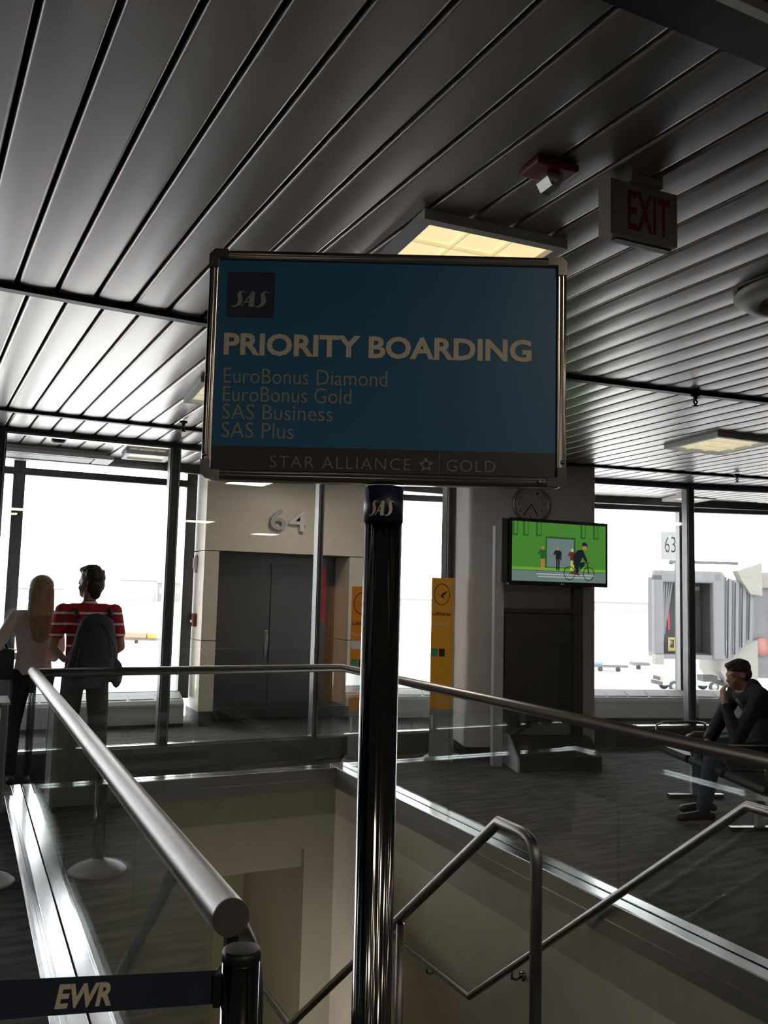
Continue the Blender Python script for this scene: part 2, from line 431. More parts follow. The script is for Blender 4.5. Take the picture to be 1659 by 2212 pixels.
def put_plank(xo, y0, y1, flat=None):
    # xo = x where the plank line crosses y=4.4
    def X(y): return xo - (y-4.4)*math.tan(TILT)
    p = Vector((X(y0), y0, flat if flat else cz(y0))); q = Vector((X(y1), y1, flat if flat else cz(y1)))
    o = bpy.data.objects.new('ceiling_panel', plank); link(o, ceiling)
    d = q-p; o.location = p; o.scale = (1, d.length, 1)
    o.rotation_euler = (math.asin(d.z/d.length), 0, math.atan2(-d.x, d.y))
def zone(xa, xb, fy0, fy1, ph, flat=None):
    k = math.ceil((xa-ph)/PW)
    while ph+k*PW < xb:
        c = ph+k*PW+PW/2; k += 1
        put_plank(c, fy0(c), fy1(c), flat)
zone(-1.3, 7.6, lambda x: 1.597, lambda x: beam1(x)-.03, .145)
zone(-1.3, 10.2, lambda x: beam1(x)+.03, lambda x: beam2(x)-.025, .215)
zone(-1.3, 11.2, lambda x: beam2(x)+.025, lambda x: 8.28, .10)
zone(-1.6, 12.4, lambda x: 8.3, lambda x: 9.86 if x < 6.4 else 9.86-(x-6.4)*.28, .16, 3.09)
zone(2.2, 5.6, lambda x: 9.86, lambda x: 10.4, .16, 3.09)
# joint channels following the curve of the building
def channel(fn, xa, xb, name):
    mb = MB(); N = 26
    for i in range(N):
        x0 = xa+(xb-xa)*i/N; x1 = xa+(xb-xa)*(i+1)/N
        mb.bar((x0, fn(x0), cz(fn(x0))-.006), (x1+.004, fn(x1), cz(fn(x1))-.006), .055, .04)
    o = mb.build(name, M['beam'], ceiling); return o
channel(beam1, -3, 10, 'joint_channel'); channel(beam2, -3, 11, 'joint_channel')
# near soffit at the top right: dark beam with a pale metal strip and a plain soffit behind it
MB().bx(-4, 9, 1.462, 1.60, cz(1.5)-.012, cz(1.5)+.06).build('soffit_beam', M['beam'], ceiling)
MB().bx(-4, 9, 1.432, 1.46, cz(1.5)-.018, cz(1.5)+.06).build('soffit_strip', M['white'], ceiling)
MB().bx(-7, 13, -7, 1.43, cz(1.5)+.01, cz(1.5)+.04).build('near_soffit', M['roomwall'], ceiling)

# stairwell walls
WZ = -4.2
def wall(name, *boxes, mt='stairwall'):
    mb = MB()
    for b in boxes: mb.bx(*b)
    o = mb.build(name, M[mt]); o['kind'] = 'structure'; return o
wall('wall_stair_right', (3.10, 3.25, SY0-.3, 9.6, WZ, -.3))
wall('wall_stair_left', (.45, .60, SY0-.3, 9.6, WZ, -.3))
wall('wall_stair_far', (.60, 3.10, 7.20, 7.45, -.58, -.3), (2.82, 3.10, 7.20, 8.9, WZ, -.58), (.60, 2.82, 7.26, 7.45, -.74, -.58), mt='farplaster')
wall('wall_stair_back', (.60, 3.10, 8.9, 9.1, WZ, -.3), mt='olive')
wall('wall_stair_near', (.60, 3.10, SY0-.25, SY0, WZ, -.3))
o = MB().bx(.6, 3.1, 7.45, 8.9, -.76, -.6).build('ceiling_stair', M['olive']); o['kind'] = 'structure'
st = struct_empty('stairs', (1.85, 2.5, 0))
nst = 10; rise = .174; run = .229
for i in range(nst):
    y = SY0+.05+run*i; z = -rise*(i+1)
    MB().bx(.60, 3.10, y, y+run+.02, z-.06, z, bev=.004).build('stair_tread', M['plinth'], st, world=True)
    MB().bx(.60, 3.10, y-.012, y+.008, z, z+rise-.06).build('stair_riser', M['cab'], st, world=True)
o = MB().bx(.60, 3.10, SY0+.05+run*nst, 6.05, -1.94, -1.74).build('floor_landing', M['plinth']); o['kind'] = 'structure'
o = MB().bx(.60, 3.10, 6.05, 8.9, WZ-.1, -3.6).build('floor_lower', M['plinth']); o['kind'] = 'structure'
# inside faces between floor slab and metal fascia are plastered
wall('trim_1', (.585, .60, SY0, 7.2, -.3, -.06), (3.10, 3.115, SY0, 7.2, -.3, -.06))
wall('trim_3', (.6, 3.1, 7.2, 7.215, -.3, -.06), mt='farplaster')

# ------------------------------------------------------------------ glass partition, following the curve
part = struct_empty('wall_partition', (3, 8.2, 0))
PL = [(-4.6, 8.05), (-3.0, 8.12), (-1.4, 8.17), (.22, 8.2), (1.75, 8.2), (3.26, 8.2), (4.78, 8.17)]
PR = [(5.95, 7.93), (7.74, 7.57), (9.45, 7.05), (11.1, 6.45), (12.9, 5.7)]
SILL, HEAD = .215, 3.0
def partition(poly, thin=()):
    for i in range(len(poly)-1):
        a = Vector((*poly[i], 0)); b = Vector((*poly[i+1], 0)); z = Vector((0, 0, 1))
        mb = MB().bar(a+z*.1, b+z*.1, .13, .19, mi=0); mb.bar(a+z*.012, b+z*.012, .16, .024)
        mb.build('partition_base', M['base'], part, world=True)
        MB().bar(a+z*(SILL-.010), b+z*(SILL-.010), .05, .018).build('sill_strip', M['mulledge'], part, world=True)
        MB().bar(a+z*(HEAD+.06), b+z*(HEAD+.06), .10, .12).bar(a+z*(HEAD-.008), b+z*(HEAD-.008), .05, .016, mi=1).build('header', [M['mullion'], M['mulledge']], part, world=True)
        MB().bar(a+z*((SILL+HEAD)/2), b+z*((SILL+HEAD)/2), .010, HEAD-SILL-.02).build('pane', M['glass'], part, world=True)
    for i, p in enumerate(poly):
        a = Vector((*poly[max(i-1, 0)], 0)); b = Vector((*poly[min(i+1, len(poly)-1)], 0)); an = math.atan2((b-a).y, (b-a).x)
        x = Vector((math.cos(an), math.sin(an), 0)); y = Vector((-x.y, x.x, 0)); c = Vector((*p, 0))
        wd = .06 if i in thin else .10
        mb = MB().box(c+Vector((0, 0, 1.52)), (wd, .11, 3.04), rz=an)
        for sx in (-1, 1): mb.box(c+x*sx*(wd/2-.012)-y*.058+Vector((0, 0, 1.6)), (.010, .014, HEAD-SILL), rz=an, mi=1)
        mb.build('mullion', [M['mullion'], M['mulledge']], part, world=True)
partition(PL, (5,)); partition(PR)

# ------------------------------------------------------------------ outer windows
OUTL = [(-5.2, 10.7), (-2.4, 10.85), (.52, 10.9), (2.55, 10.88)]
OUTR = [(5.0, 10.62), (6.35, 10.25), (9.36, 9.28), (12.3, 8.15)]
wn = 0
def outer(poly, last):
    global wn
    for i in range(len(poly)-1):
        wn += 1
        e = struct_empty('window_%d' % wn, (*poly[i], 0))
        a = Vector((*poly[i], 0)); b = Vector((*poly[i+1], 0)); z = Vector((0, 0, 1)); n = (b-a).normalized().cross(z)
        MB().bar(a+z*2.985, b+z*2.985, .12, .085).bar(a+z*3.36, b+z*3.36, .12, .08).bar(a+z*.36, b+z*.36, .10, .06).build('window_frame', M['mullion'], e, world=True)
        MB().bar(a+z*1.65, b+z*1.65, .012, 2.56).bar(a+z*3.175, b+z*3.175, .012, .28).build('window_pane', M['glass'], e, world=True)
        an = math.atan2((b-a).y, (b-a).x)
        ends = [a] if i else [a]
        if i == len(poly)-2: ends.append(b)
        for c in ends:
            MB().box(c+z*1.85, (.13, .14, 3.1), rz=an).build('mullion', M['mullion'], e, world=True)
        # spandrel under the glass
        MB().bar(a+z*.15, b+z*.15, .08, .36).build('spandrel', M['cab'], e, world=True)
outer(OUTL, 1); outer(OUTR, 1)
# header beam of the outer bay
hb = struct_empty('trim_2', (0, 9.9, 3.05))
for a, b in (((-6, 9.86), (2.6, 9.9)), ((4.95, 9.9), (6.4, 9.86)), ((6.4, 9.86), (12.6, 8.1))):
    MB().bar((*a, 3.06), (*b, 3.06), .10, .135).build('header_beam', M['mullion'], hb, world=True)

# heater cabinets below the windows
def cabinet(a, b, label):
    a = Vector((*a, 0)); b = Vector((*b, 0)); c = (a+b)/2; an = math.atan2((b-a).y, (b-a).x); L = (b-a).length
    t = thing('heater_cabinet', label, 'heater', c, an, 'heater cabinets under the windows')
    MB().prism([(-.30, .04), (-.30, .27), (-.26, .31), (-.02, .385), (0, .385), (0, .04)], -L/2, L/2, 'YZ').build('cabinet_body', M['cab'], t)
    MB().bx(-L/2, L/2, -.29, 0, 0, .04).build('kick_plate', M['plinth'], t)
    mb = MB(); k = int(L/.30)
    for i in range(k):
        x = -L/2+L*(i+.5)/k
        mb.box((x, -.14, .352), (L/k*.9, .17, .008), rot=Matrix.Rotation(.305, 3, 'X'))
    mb.build('top_grille', M['cab'], t)
    mb = MB().bx(-L/2+.02, L/2-.02, -.304, -.298, .235, .245)
    mb.build('edge_trim', M['mulledge'], t)
cabinet((-2.3, 10.80), (.45, 10.83), 'grey metal heater cabinet under the far left window, behind the woman')
cabinet((.55, 10.83), (2.5, 10.80), 'grey metal heater cabinet under the window left of gate 64')
cabinet((5.0, 10.55), (6.3, 10.19), 'grey metal heater cabinet under the narrow window beside the pillar')
cabinet((6.4, 10.16), (9.3, 9.24), 'grey metal heater cabinet under the window right of the pillar')
cabinet((9.4, 9.2), (12.2, 8.12), 'grey metal heater cabinet under the rightmost window, behind the seated man')

# ------------------------------------------------------------------ gate 64 wall and doors
gw = struct_empty('wall_gate', (3.8, 10.4, 0))
def gpanel(a, name='wall_panel'): MB().bx(*a, bev=.004).build(name, M['cream'], gw, world=True)
gpanel((2.64, 2.825, 10.40, 11.1, .18, 1.025)); gpanel((2.64, 2.825, 10.40, 11.1, 1.035, 2.125))
gpanel((4.585, 4.95, 10.40, 11.1, .18, 1.025)); gpanel((4.585, 4.95, 10.40, 11.1, 1.035, 2.125))
gpanel((2.64, 4.95, 10.40, 11.1, 2.135, 3.12))
MB().bx(2.66, 2.82, 10.42, 11.1, 0, .18).bx(4.59, 4.94, 10.42, 11.1, 0, .18).bx(2.65, 4.94, 10.43, 11.05, .18, 3.1 if False else .19).build('skirting', M['plinth'], gw, world=True)
MB().bx(2.66, 2.815, 10.42, 11.08, .17, 2.2).bx(4.595, 4.94, 10.42, 11.08, .17, 2.2).bx(2.66, 4.94, 10.42, 11.0, 2.12, 3.11).build('wall_core', M['plinth'], gw, world=True)
gd = struct_empty('door_1', (3.7, 10.85, 0))
for i, (x0, x1) in enumerate(((2.95, 3.635), (3.645, 4.33))):
    lf = MB().bx(x0, x1, 10.80, 10.85, .01, 2.02, bev=.004).build('door_leaf', M['door'], gd, world=True)
MB().tube([(3.60, 10.795, .80), (3.60, 10.74, .80), (3.60, 10.74, 1.12), (3.60, 10.795, 1.12)], .012, 10).bx(3.575, 3.625, 10.785, 10.80, .78, 1.14).build('door_handle', M['mulledge'], gd, world=True)
MB().bx(2.8, 4.6, 10.95, 11.0, 0, 2.2).build('door_light_block', M['door'], gd, world=True)  # unseen board added behind the leaves to block sky light
MB().bx(2.825, 2.95, 10.78, 10.9, 0, 2.12).bx(4.33, 4.42, 10.78, 10.9, 0, 2.12).bx(2.95, 4.33, 10.78, 10.9, 2.015, 2.13).bx(4.42, 4.585, 10.88, 10.92, 0, 2.12).build('door_frame', M['door'], gd, world=True)
MB().bx(4.345, 4.40, 10.765, 10.78, 1.25, 2.0).build('door_edge_stripe', M['extred'], gd, world=True)
gn = thing('gate_number', 'brushed metal number 64 mounted on the cream wall above the gate doors', 'number', (3.7, 10.40, 2.56))
text('digit', '6', M['standp'], gn, -.25, -.04, -.135, .135, -.035, bold=.01, depth=.03)  # grey stands in for shadow on this metal digit
text('digit', '4', M['white'], gn, .0, .24, -.135, .135, -.035, bold=.01, depth=.03)  # white stands in for brighter light on the same metal
th = thing('thermostat', 'small beige wall thermostat on the left side of the cream gate pillar', 'thermostat', (2.64, 10.78, 1.98))
MB().bx(-.05, 0, -.06, .06, -.07, .06, bev=.006).build('housing', M['white'], th)
MB().bx(-.015, 0, -.045, .045, -.12, .10).build('back_plate', M['cab'], th)
fa = thing('fire_alarm_pull', 'red fire alarm pull box low on the left side of the cream gate pillar', 'alarm', (2.64, 10.70, 1.27))
MB().bx(-.045, 0, -.05, .05, -.08, .08, bev=.006).build('housing', M['red'], fa)
MB().bx(-.06, -.045, -.035, .035, -.03, .0).build('pull_handle', M['white'], fa)

# ------------------------------------------------------------------ pillar with clock and screen
A = Vector((4.66, 7.55, 0)); B = Vector((6.0, 7.15, 0)); ex = (B-A).normalized(); ey = Vector((-ex.y, ex.x, 0)); CW = (B-A).length; can = math.atan2(ex.y, ex.x)
col = bpy.data.objects.new('wall_pillar', None); link(col); col['kind'] = 'structure'; col.location = (A+B)/2; col.rotation_euler = (0, 0, can)
def rrect(x0, x1, y0, y1, r, n=6):
    out = []
    for cx, cy, a0 in ((x1-r, y1-r, 0), (x0+r, y1-r, 90), (x0+r, y0+r, 180), (x1-r, y0+r, 270)):
        for k in range(n+1):
            a = R(a0+90*k/n); out.append((cx+r*math.cos(a), cy+r*math.sin(a)))
    return out
mb = MB(); mb.prism(rrect(-CW/2, CW/2, 0, .70, .06), .13, 3.06, 'XY'); c_ = mb.build('pillar_body', M['colm'], col, smooth=False)
MB().prism(rrect(-CW/2+.03, CW/2-.03, .03, .67, .06), 0, .13, 'XY').build('pillar_base', M['plinth'], col)

ck = thing('wall_clock', 'round silver wall clock on the grey pillar above the green screen', 'clock', A+ex*.66+ey*-.002+Vector((0, 0, 2.62)), can)
MB().lathe([(.185, 0), (.20, -.01), (.205, -.04), (.195, -.055), (.178, -.05), (.176, -.035)], seg=40, axis='Y').build('bezel', M['steel'], ck)
MB().lathe([(.001, -.034), (.177, -.034), (.177, -.02), (.001, -.02)], seg=40, axis='Y').build('dial', M['sgrey'], ck)
for h in range(1, 13):
    a = R(90-30*h); x = .135*math.cos(a); z = .135*math.sin(a)
    text('numeral', str(h), M['dark'], ck, x-(.011 if h < 10 else .019), x+(.011 if h < 10 else .019), z-.016, z+.016, -.0345, depth=.001)
MB().bar((0, -.037, 0), (.065, -.037, -.10), .004, .009).build('hour_hand', M['dark'], ck)
MB().bar((.0, -.040, .0), (-.085, -.040, -.115), .004, .006).build('minute_hand', M['dark'], ck)

tvt = thing('television_stand', 'tall grey floor stand with perforated panel and block base, in front of the grey pillar', 'stand', (5.25, 7.1, 0), can)
# local: x along pillar face
def TL(p):
    q = Matrix.Rotation(-can, 4, 'Z') @ (Vector(p)-Vector((5.25, 7.1, 0))); return q
MB().bx(-.50, -.40, -.04, .05, 0, 2.36, bev=.004).build('post', M['standp'], tvt)
MB().bx(.34, .44, -.02, .07, .2, 2.3, bev=.004).build('post', M['mesh'], tvt)
MB().bx(-.38, .34, .02, .05, .42, 1.50).bx(-.40, .36, .0, .06, 1.50, 1.54).build('panel', M['mesh'], tvt)
mb = MB()
for i in range(26):
    for j in range(4): mb.box((.20+j*.026+(i % 2)*.013, .017, .55+i*.026), (.012, .004, .014), rot=Matrix.Rotation(.785, 3, 'Y'))
pf = mb.build('perforation', M['dark'], tvt); pf['kind'] = 'stuff'
MB().prism([(-.34, 0), (-.34, .14), (-.05, .28), (.10, .28), (.10, 0)], -.33, .50, 'YZ').build('base_block', M['mesh'], tvt)
MB().prism([(-.36, 0), (-.36, .12), (-.05, .30), (.12, .30), (.12, 0)], -.35, -.33, 'YZ').build('base_side', M['standp'], tvt)
MB().bx(-.25, -.08, .03, .09, .36, .66).bar((-.28, .0, .28), (-.10, .04, .40), .03, .02).build('cable_box', M['plinth'], tvt)

tv = thing('television', 'flat television showing a green cartoon street scene with a cyclist', 'television', (5.36, 6.94, 1.77), R(-2.0))
TW, TH = 1.19, .66
MB().bx(-TW/2, TW/2, 0, .05, 0, TH, bev=.005).build('housing', M['tvblack'], tv)
MB().bx(-TW/2-.075, -TW/2-.01, .02, .09, .02, TH-.01).build('side_bracket', M['plinth'], tv)
def emat(n, c, s=1.0):
    m_ = bpy.data.materials.new(n); m_.use_nodes = True; b_ = m_.node_tree.nodes['Principled BSDF']
    b_.inputs['Base Color'].default_value = (.01, .01, .01, 1); b_.inputs['Roughness'].default_value = .3
    b_.inputs['Emission Color'].default_value = (*lin(c), 1); b_.inputs['Emission Strength'].default_value = s; return m_
scr = dict(green=emat('screen_green', (64, 122, 44)), dgreen=emat('screen_dark_green', (38, 84, 34)), lgreen=emat('screen_lime', (100, 155, 40)), grey=emat('screen_grey', (100, 116, 116)),
           road=emat('screen_road', (96, 116, 110)), blk=emat('screen_black', (22, 26, 34)), org=emat('screen_orange', (170, 110, 60)), yel=emat('screen_yellow', (190, 190, 70)), wht=emat('screen_white', (190, 195, 190)), red_=emat('screen_red', (90, 40, 34)), line=emat('screen_line', (60, 80, 80)))
sw, sh = 1.13, .585; sx0 = -sw/2; sz0 = .042
def sc(u, v): return (sx0+sw*u, sz0+sh*v)
scn = MB().prism([sc(0, 0), sc(1, 0), sc(1, 1), sc(0, 1)], -.002, .001).build('screen', scr['green'], tv)
def art(name, key, polys, y=-.003):
    mb_ = MB()
    for p in polys: mb_.prism([sc(*q) for q in p], y, -.0015)
    return mb_.build(name, scr[key], scn)
def rc(a, b, c, d): return [(a, c), (b, c), (b, d), (a, d)]
art('picture_road', 'road', [rc(0, 1, 0, .19)]); art('picture_verge', 'lgreen', [rc(0, 1, .19, .235)]); art('picture_kerb', 'line', [rc(0, 1, .175, .185)], -.0034)
art('picture_doorway', 'dgreen', [rc(.345, .665, .235, .77)]); art('picture_doorway_light', 'grey', [rc(.36, .645, .25, .735)], -.0036)
pw_ = art('picture_windows', 'dgreen', [q for a in (.0, .11, .245, .72, .86) for q in (rc(a, a+.018, .77, 1), rc(a, a+.055, .76, .785), rc(a+.048, a+.055, .77, 1))])
def human(name, x, top, bot, jk, tr_, hd, arm=1):
    h = top-bot
    art(name+'_legs', tr_, [rc(x-.018, x-.003, bot, bot+h*.5), rc(x+.003, x+.018, bot, bot+h*.5)], -.004)
    art(name+'_torso', jk, [[(x-.022, bot+h*.46), (x+.022, bot+h*.46), (x+.028, bot+h*.84), (x-.028, bot+h*.84)], [(x-.028, bot+h*.84), (x-.05*arm, bot+h*.68), (x-.042*arm, bot+h*.62), (x-.018, bot+h*.76)], rc(x+.026, x+.038, bot+h*.42, bot+h*.8)], -.0044)
    art(name+'_head', hd, [[(x+.013*math.cos(R(a)), bot+h*.93+h*.075*math.sin(R(a))) for a in range(0, 360, 40)]], -.0048)
human('cartoon_man', .315, .60, .20, 'dgreen', 'org', 'org'); human('cartoon_waiter', .475, .60, .20, 'blk', 'blk', 'org'); human('cartoon_woman', .63, .58, .20, 'red_', 'yel', 'yel')
def ring(cx, cz_, r, wd=.006): 
    out = []
    for k in range(18):
        a, b = R(20*k), R(20*k+20); k2 = sw/sh
        out.append([(cx+r*math.cos(a), cz_+r*k2*math.sin(a)), (cx+r*math.cos(b), cz_+r*k2*math.sin(b)), (cx+(r-wd)*math.cos(b), cz_+(r-wd)*k2*math.sin(b)), (cx+(r-wd)*math.cos(a), cz_+(r-wd)*k2*math.sin(a))])
    return out
art('picture_bicycle', 'blk', ring(.60, .155, .062)+ring(.81, .155, .062)+[[(.60, .15), (.605, .165), (.76, .31), (.765, .295)], [(.66, .13), (.67, .13), (.77, .32), (.76, .33)], [(.79, .33), (.80, .33), (.815, .155), (.805, .155)], [(.75, .345), (.82, .36), (.82, .345), (.75, .33)]], -.0052)
art('picture_cyclist', 'blk', [[(.64, .30), (.70, .30), (.76, .50), (.74, .57), (.69, .56), (.64, .46)], [(.70, .56), (.75, .55), (.80, .37), (.79, .35), (.77, .37)], [(.65, .33), (.76, .36), (.755, .28), (.70, .27)], [(.66, .30), (.70, .30), (.695, .14), (.665, .14)], [(.735, .64), (.80, .62), (.79, .67), (.77, .70), (.74, .69)]], -.0056)
art('picture_cyclist_face', 'org', [rc(.745, .785, .575, .635)], -.006); art('picture_cyclist_hand', 'org', [rc(.79, .81, .36, .38)], -.006); art('picture_cyclist_shoes', 'red_', [[(.60, .15), (.71, .12), (.71, .15), (.62, .18)]], -.006)
pc_ = art('picture_caption', 'wht', [rc(.25+.021*i, .25+.021*i+.015, .118, .132) for i in range(30)]+[rc(.27+.021*i, .27+.021*i+.014, .075, .089) for i in range(27)], -.0046)
pw_['kind'] = 'stuff'; pc_['kind'] = 'stuff'
MB().box((.02, -.002, .021), (.02, .002, .014)).box((.045, -.002, .021), (.014, .002, .010)).build('maker_mark', M['white'], tv)

# ------------------------------------------------------------------ yellow gate pedestals
def pedestal(loc, rz, label, mt, h, lay):
    t = thing('boarding_pedestal', label, 'pedestal', loc, rz, 'boarding pedestals in front of the glass partition')
    MB().bx(-.11, .11, 0, .10, .50, h, bev=.008).build('panel', M[mt], t)
    MB().bx(-.11, .11, .0, .14, .03, .50, bev=.006).bx(-.16, .16, -.08, .26, 0, .03, bev=.006).build('base', M['sgrey'], t)
    MB().bx(-.09, -.07, -.004, 0, .30, .44).build('slot', M['white'], t)
    y = -.001
    mb = MB(); cz_ = h-.17
    for k in range(24):
        a, b = R(15*k), R(15*k+15)
        mb.prism([(.085*math.cos(a), cz_+.11*math.sin(a)), (.085*math.cos(b), cz_+.11*math.sin(b)), (.078*math.cos(b), cz_+.102*math.sin(b)), (.078*math.cos(a), cz_+.102*math.sin(a))], y-.001, .002)
    mb.prism([(-.06, cz_+.03), (-.01, cz_-.015), (.01, cz_+.015), (.06, cz_+.035), (.035, cz_+.0), (.01, cz_-.01), (.035, cz_-.05), (-.005, cz_-.025)], y-.001, .002)
    mb.build('crane_emblem', M['navy'], t)
    text('name_lettering', 'Lufthansa', M['navy'], t, -.10, .095, h-.385, h-.345, y, bold=.015)
    text('boarding_lettering', 'Boarding', M['letter'], t, -.10, .06, h-.50, h-.455, y, bold=.01)
    MB().bx(-.10, -.035, y-.001, .002, h-.80, h-.72).build('green_badge', M['exitgreen'], t)
    MB().bx(-.02, .04, y-.001, .002, h-.80, h-.72).build('dark_badge', M['band'], t)
    if lay:
        MB().bx(-.10, .0, y-.001, .002, h-.62, h-.54).build('white_sticker', M['white'], t)
        MB().bx(-.06, .02, -.012, .0, .70, .82, bev=.004).build('reader_window', M['dark'], t)
    return t
M['exitgreen'] = mat('green_badge', (.05, .30, .17), rough=.5)
pedestal((4.42, 7.66, 0), R(-42), 'yellow boarding pedestal with crane emblem standing left of the grey pillar', 'yellow', 1.83, False)
pedestal((3.58, 7.78, 0), R(-30), 'orange yellow boarding pedestal mostly hidden behind the sign pole', 'orange', 1.72, True)

# ------------------------------------------------------------------ balustrade around the stairwell
RZ = .985
ba = thing('glass_balustrade', 'glass balustrade with brushed steel rail around the stairwell opening', 'balustrade', (1.85, 4.6, 0))
LX, RX, FY = .535, 3.10, 7.12
MB().tube([(LX, 1.76, RZ), (LX, 1.77, RZ), (LX, 4.0, RZ), (LX, FY+.10, RZ)], .038, 28).build('handrail', M['steel'], ba, world=True)
MB().tube([(LX+.03, FY, RZ), (RX, FY, RZ), (RX, .9, RZ)], .034, 28).build('handrail', M['steel'], ba, world=True)
GT = RZ-.036
def gl(a, b):
    a = Vector(a); b = Vector(b); d = (b-a).normalized()*.004
    MB().bar((a+d)+Vector((0, 0, (.08+GT)/2)), (b-d)+Vector((0, 0, (.08+GT)/2)), .012, GT-.08).build('glass_panel', M['rglass'], ba, world=True)
for y0, y1 in ((1.835, 2.70), (2.70, 4.43), (4.43, 6.15), (6.15, 7.24)): gl((.515, y0, 0), (.515, y1, 0))
for x0, x1 in ((.56, 1.82), (1.82, 3.08)): gl((x0, 7.28, 0), (x1, 7.28, 0))
for y0, y1 in ((5.38, 7.24), (3.62, 5.38), (1.9, 3.62)): gl((3.185, y0, 0), (3.185, y1, 0))
# steel channel curbs: two strips with a dark slot between, ledge outside, fascia inside
def curb(x0, x1, xm, y0, y1, inner, name):
    MB().bx(x0, xm-.010, y0, y1, 0, .10, bev=.002).bx(xm+.010, x1, y0, y1, 0, .10, bev=.002).build(name, M['curb'], ba, world=True)
    MB().bx(xm-.010, xm+.010, y0, y1, 0, .088).build('slot_gasket', M['gasket'], ba, world=True)
curb(.435, .60, .515, 1.83, 7.40, 1, 'base_channel'); curb(3.10, 3.27, 3.185, 1.5, 7.40, -1, 'base_channel')
MB().bx(.60, 3.10, 7.20, 7.27, 0, .10, bev=.002).bx(.60, 3.10, 7.29, 7.36, 0, .10, bev=.002).build('base_channel', M['curb'], ba, world=True)
MB().bx(.60, 3.10, 7.27, 7.29, 0, .088).build('slot_gasket', M['gasket'], ba, world=True)
MB().bx(.395, .435, 1.83, 7.40, 0, .022, bev=.002).bx(3.27, 3.31, 1.5, 7.40, 0, .022).build('floor_ledge', M['curb'], ba, world=True)
mb = MB()
mb.bx(3.085, 3.10, 1.5, 7.2, .012, .098).bx(3.092, 3.10, 1.5, 7.2, -.075, .004).bx(3.088, 3.10, 1.5, 7.2, .003, .012, mi=1)
mb.bx(.60, 3.085, 7.185, 7.20, .012, .098).bx(.60, 3.09, 7.192, 7.20, -.075, .004)
mb.bx(.60, .615, 2.0, 7.19, .012, .098).bx(.60, .608, 2.0, 7.19, -.075, .004)
mb.build('fascia', [M['fascia'], M['curb']], ba, world=True)

# ------------------------------------------------------------------ stair handrails
def arc_pts(c, p0, p1, n=6):
    out = []
    for i in range(n+1):
        t = i/n; out.append(tuple((Vector(p0)*(1-t)**2+Vector(c)*2*t*(1-t)+Vector(p1)*t**2)))
    return out
hr = thing('stair_handrail', 'free-standing brushed steel handrail down the middle of the stairs', 'handrail', (1.88, 2.6, -.2))
XC = 1.88; TOPZ = .80
pts = [(XC, 2.56, -.2), (XC, 2.56, .60)] + arc_pts((XC, 2.56, TOPZ), (XC, 2.56, TOPZ-.10), (XC, 2.66, TOPZ)) + [(XC, 2.80, TOPZ), (XC, 4.94, -.87), (XC, 6.0, -.87)]
MB().tube(pts, .0215, 18).build('rail', M['steel'], hr, world=True)
MB().tube([(XC, 3.58, -1.1), (XC, 3.58, .165)], .019, 14).build('support_post', M['steel'], hr, world=True)
MB().tube([(XC, 4.90, -1.74), (XC, 4.90, -.86)], .019, 14).build('support_post', M['steel'], hr, world=True)
wr = thing('wall_handrail', 'brushed steel handrail bracketed to the right wall of the stairwell', 'handrail', (3.02, 2.6, .8))
XW = 3.02
MB().tube([(XW, 1.6, .80), (XW, 2.64, .80), (XW, 4.80, -.85), (XW, 6.0, -.87)], .0205, 18).build('rail', M['steel'], wr, world=True)
for (y, z) in ((4.34, -.50), (5.35, -.86)):
    mb = MB().tube([(XW, y, z-.015), (XW, y, z-.06), (XW+.03, y, z-.075), (XW+.075, y, z-.06)], .007, 8).lathe([(.028, .078), (.030, .070), (.018, .064)], c=(XW, y, z-.06), seg=18, axis='X')
    mb.build('wall_bracket', M['chrome'], wr, world=True)
nl = thing('left_stair_handrail', 'brushed steel stair handrail post curving down below the left rail end', 'handrail', (.63, 1.93, 0))
pts = [(.645, 1.93, .0), (.645, 1.925, .55)] + arc_pts((.64, 1.91, .90), (.642, 1.92, .72), (.605, 2.06, .885)) + [(.60, 2.55, .885), (.66, 2.75, .80), (.66, 4.9, -.85)]
MB().tube(pts, .0225, 18).build('rail', M['steel'], nl, world=True)
MB().bx(.540, .564, 1.80, 1.825, 0, .96).build('glass_edge_post', M['dark'], ba, world=True)

# ------------------------------------------------------------------ sign
sg = thing('priority_sign', 'framed blue Priority Boarding sign on a tall chrome pole in the centre', 'sign', tuple(F0*1.5+R0*-.003), -YAW)
SW, Z0, Z1 = .323, 1.842, 2.262
MB().bx(-SW+.018, SW-.018, -.006, .012, Z0+.018, Z1-.018).build('face_panel', M['blue'], sg)
def rnd(x0, x1, z0, z1, r, n=5):
    o = []
    for cx, c2, a0 in ((x1-r, z1-r, 0), (x0+r, z1-r, 90), (x0+r, z0+r, 180), (x1-r, z0+r, 270)):
        for k in range(n+1):
            a = R(a0+90*k/n); o.append((cx+r*math.cos(a), c2+r*math.sin(a)))
    return o
def ringframe(mb, outs, ys, mi=0):   # loft of closed loops at given y
    rings = [[mb.b.verts.new((x, y, z)) for x, z in o] for o, y in zip(outs, ys)]
    n = len(rings[0])
    for i in range(len(rings)):
        a, b = rings[i], rings[(i+1) % len(rings)]
        for j in range(n): mb.b.faces.new((a[j], a[(j+1) % n], b[(j+1) % n], b[j])).smooth = True
mb = MB()
L = lambda d: rnd(-SW+d, SW-d, Z0+d, Z1-d, max(.022-d, .002))
ringframe(mb, [L(0), L(.0015), L(.004), L(.012), L(.014), L(.0155), L(.019), L(.0195), L(.019), L(.0)], [.004, -.006, -.011, -.013, -.010, -.0115, -.010, -.006, .016, .016])
mb.build('frame', M['frame'], sg)
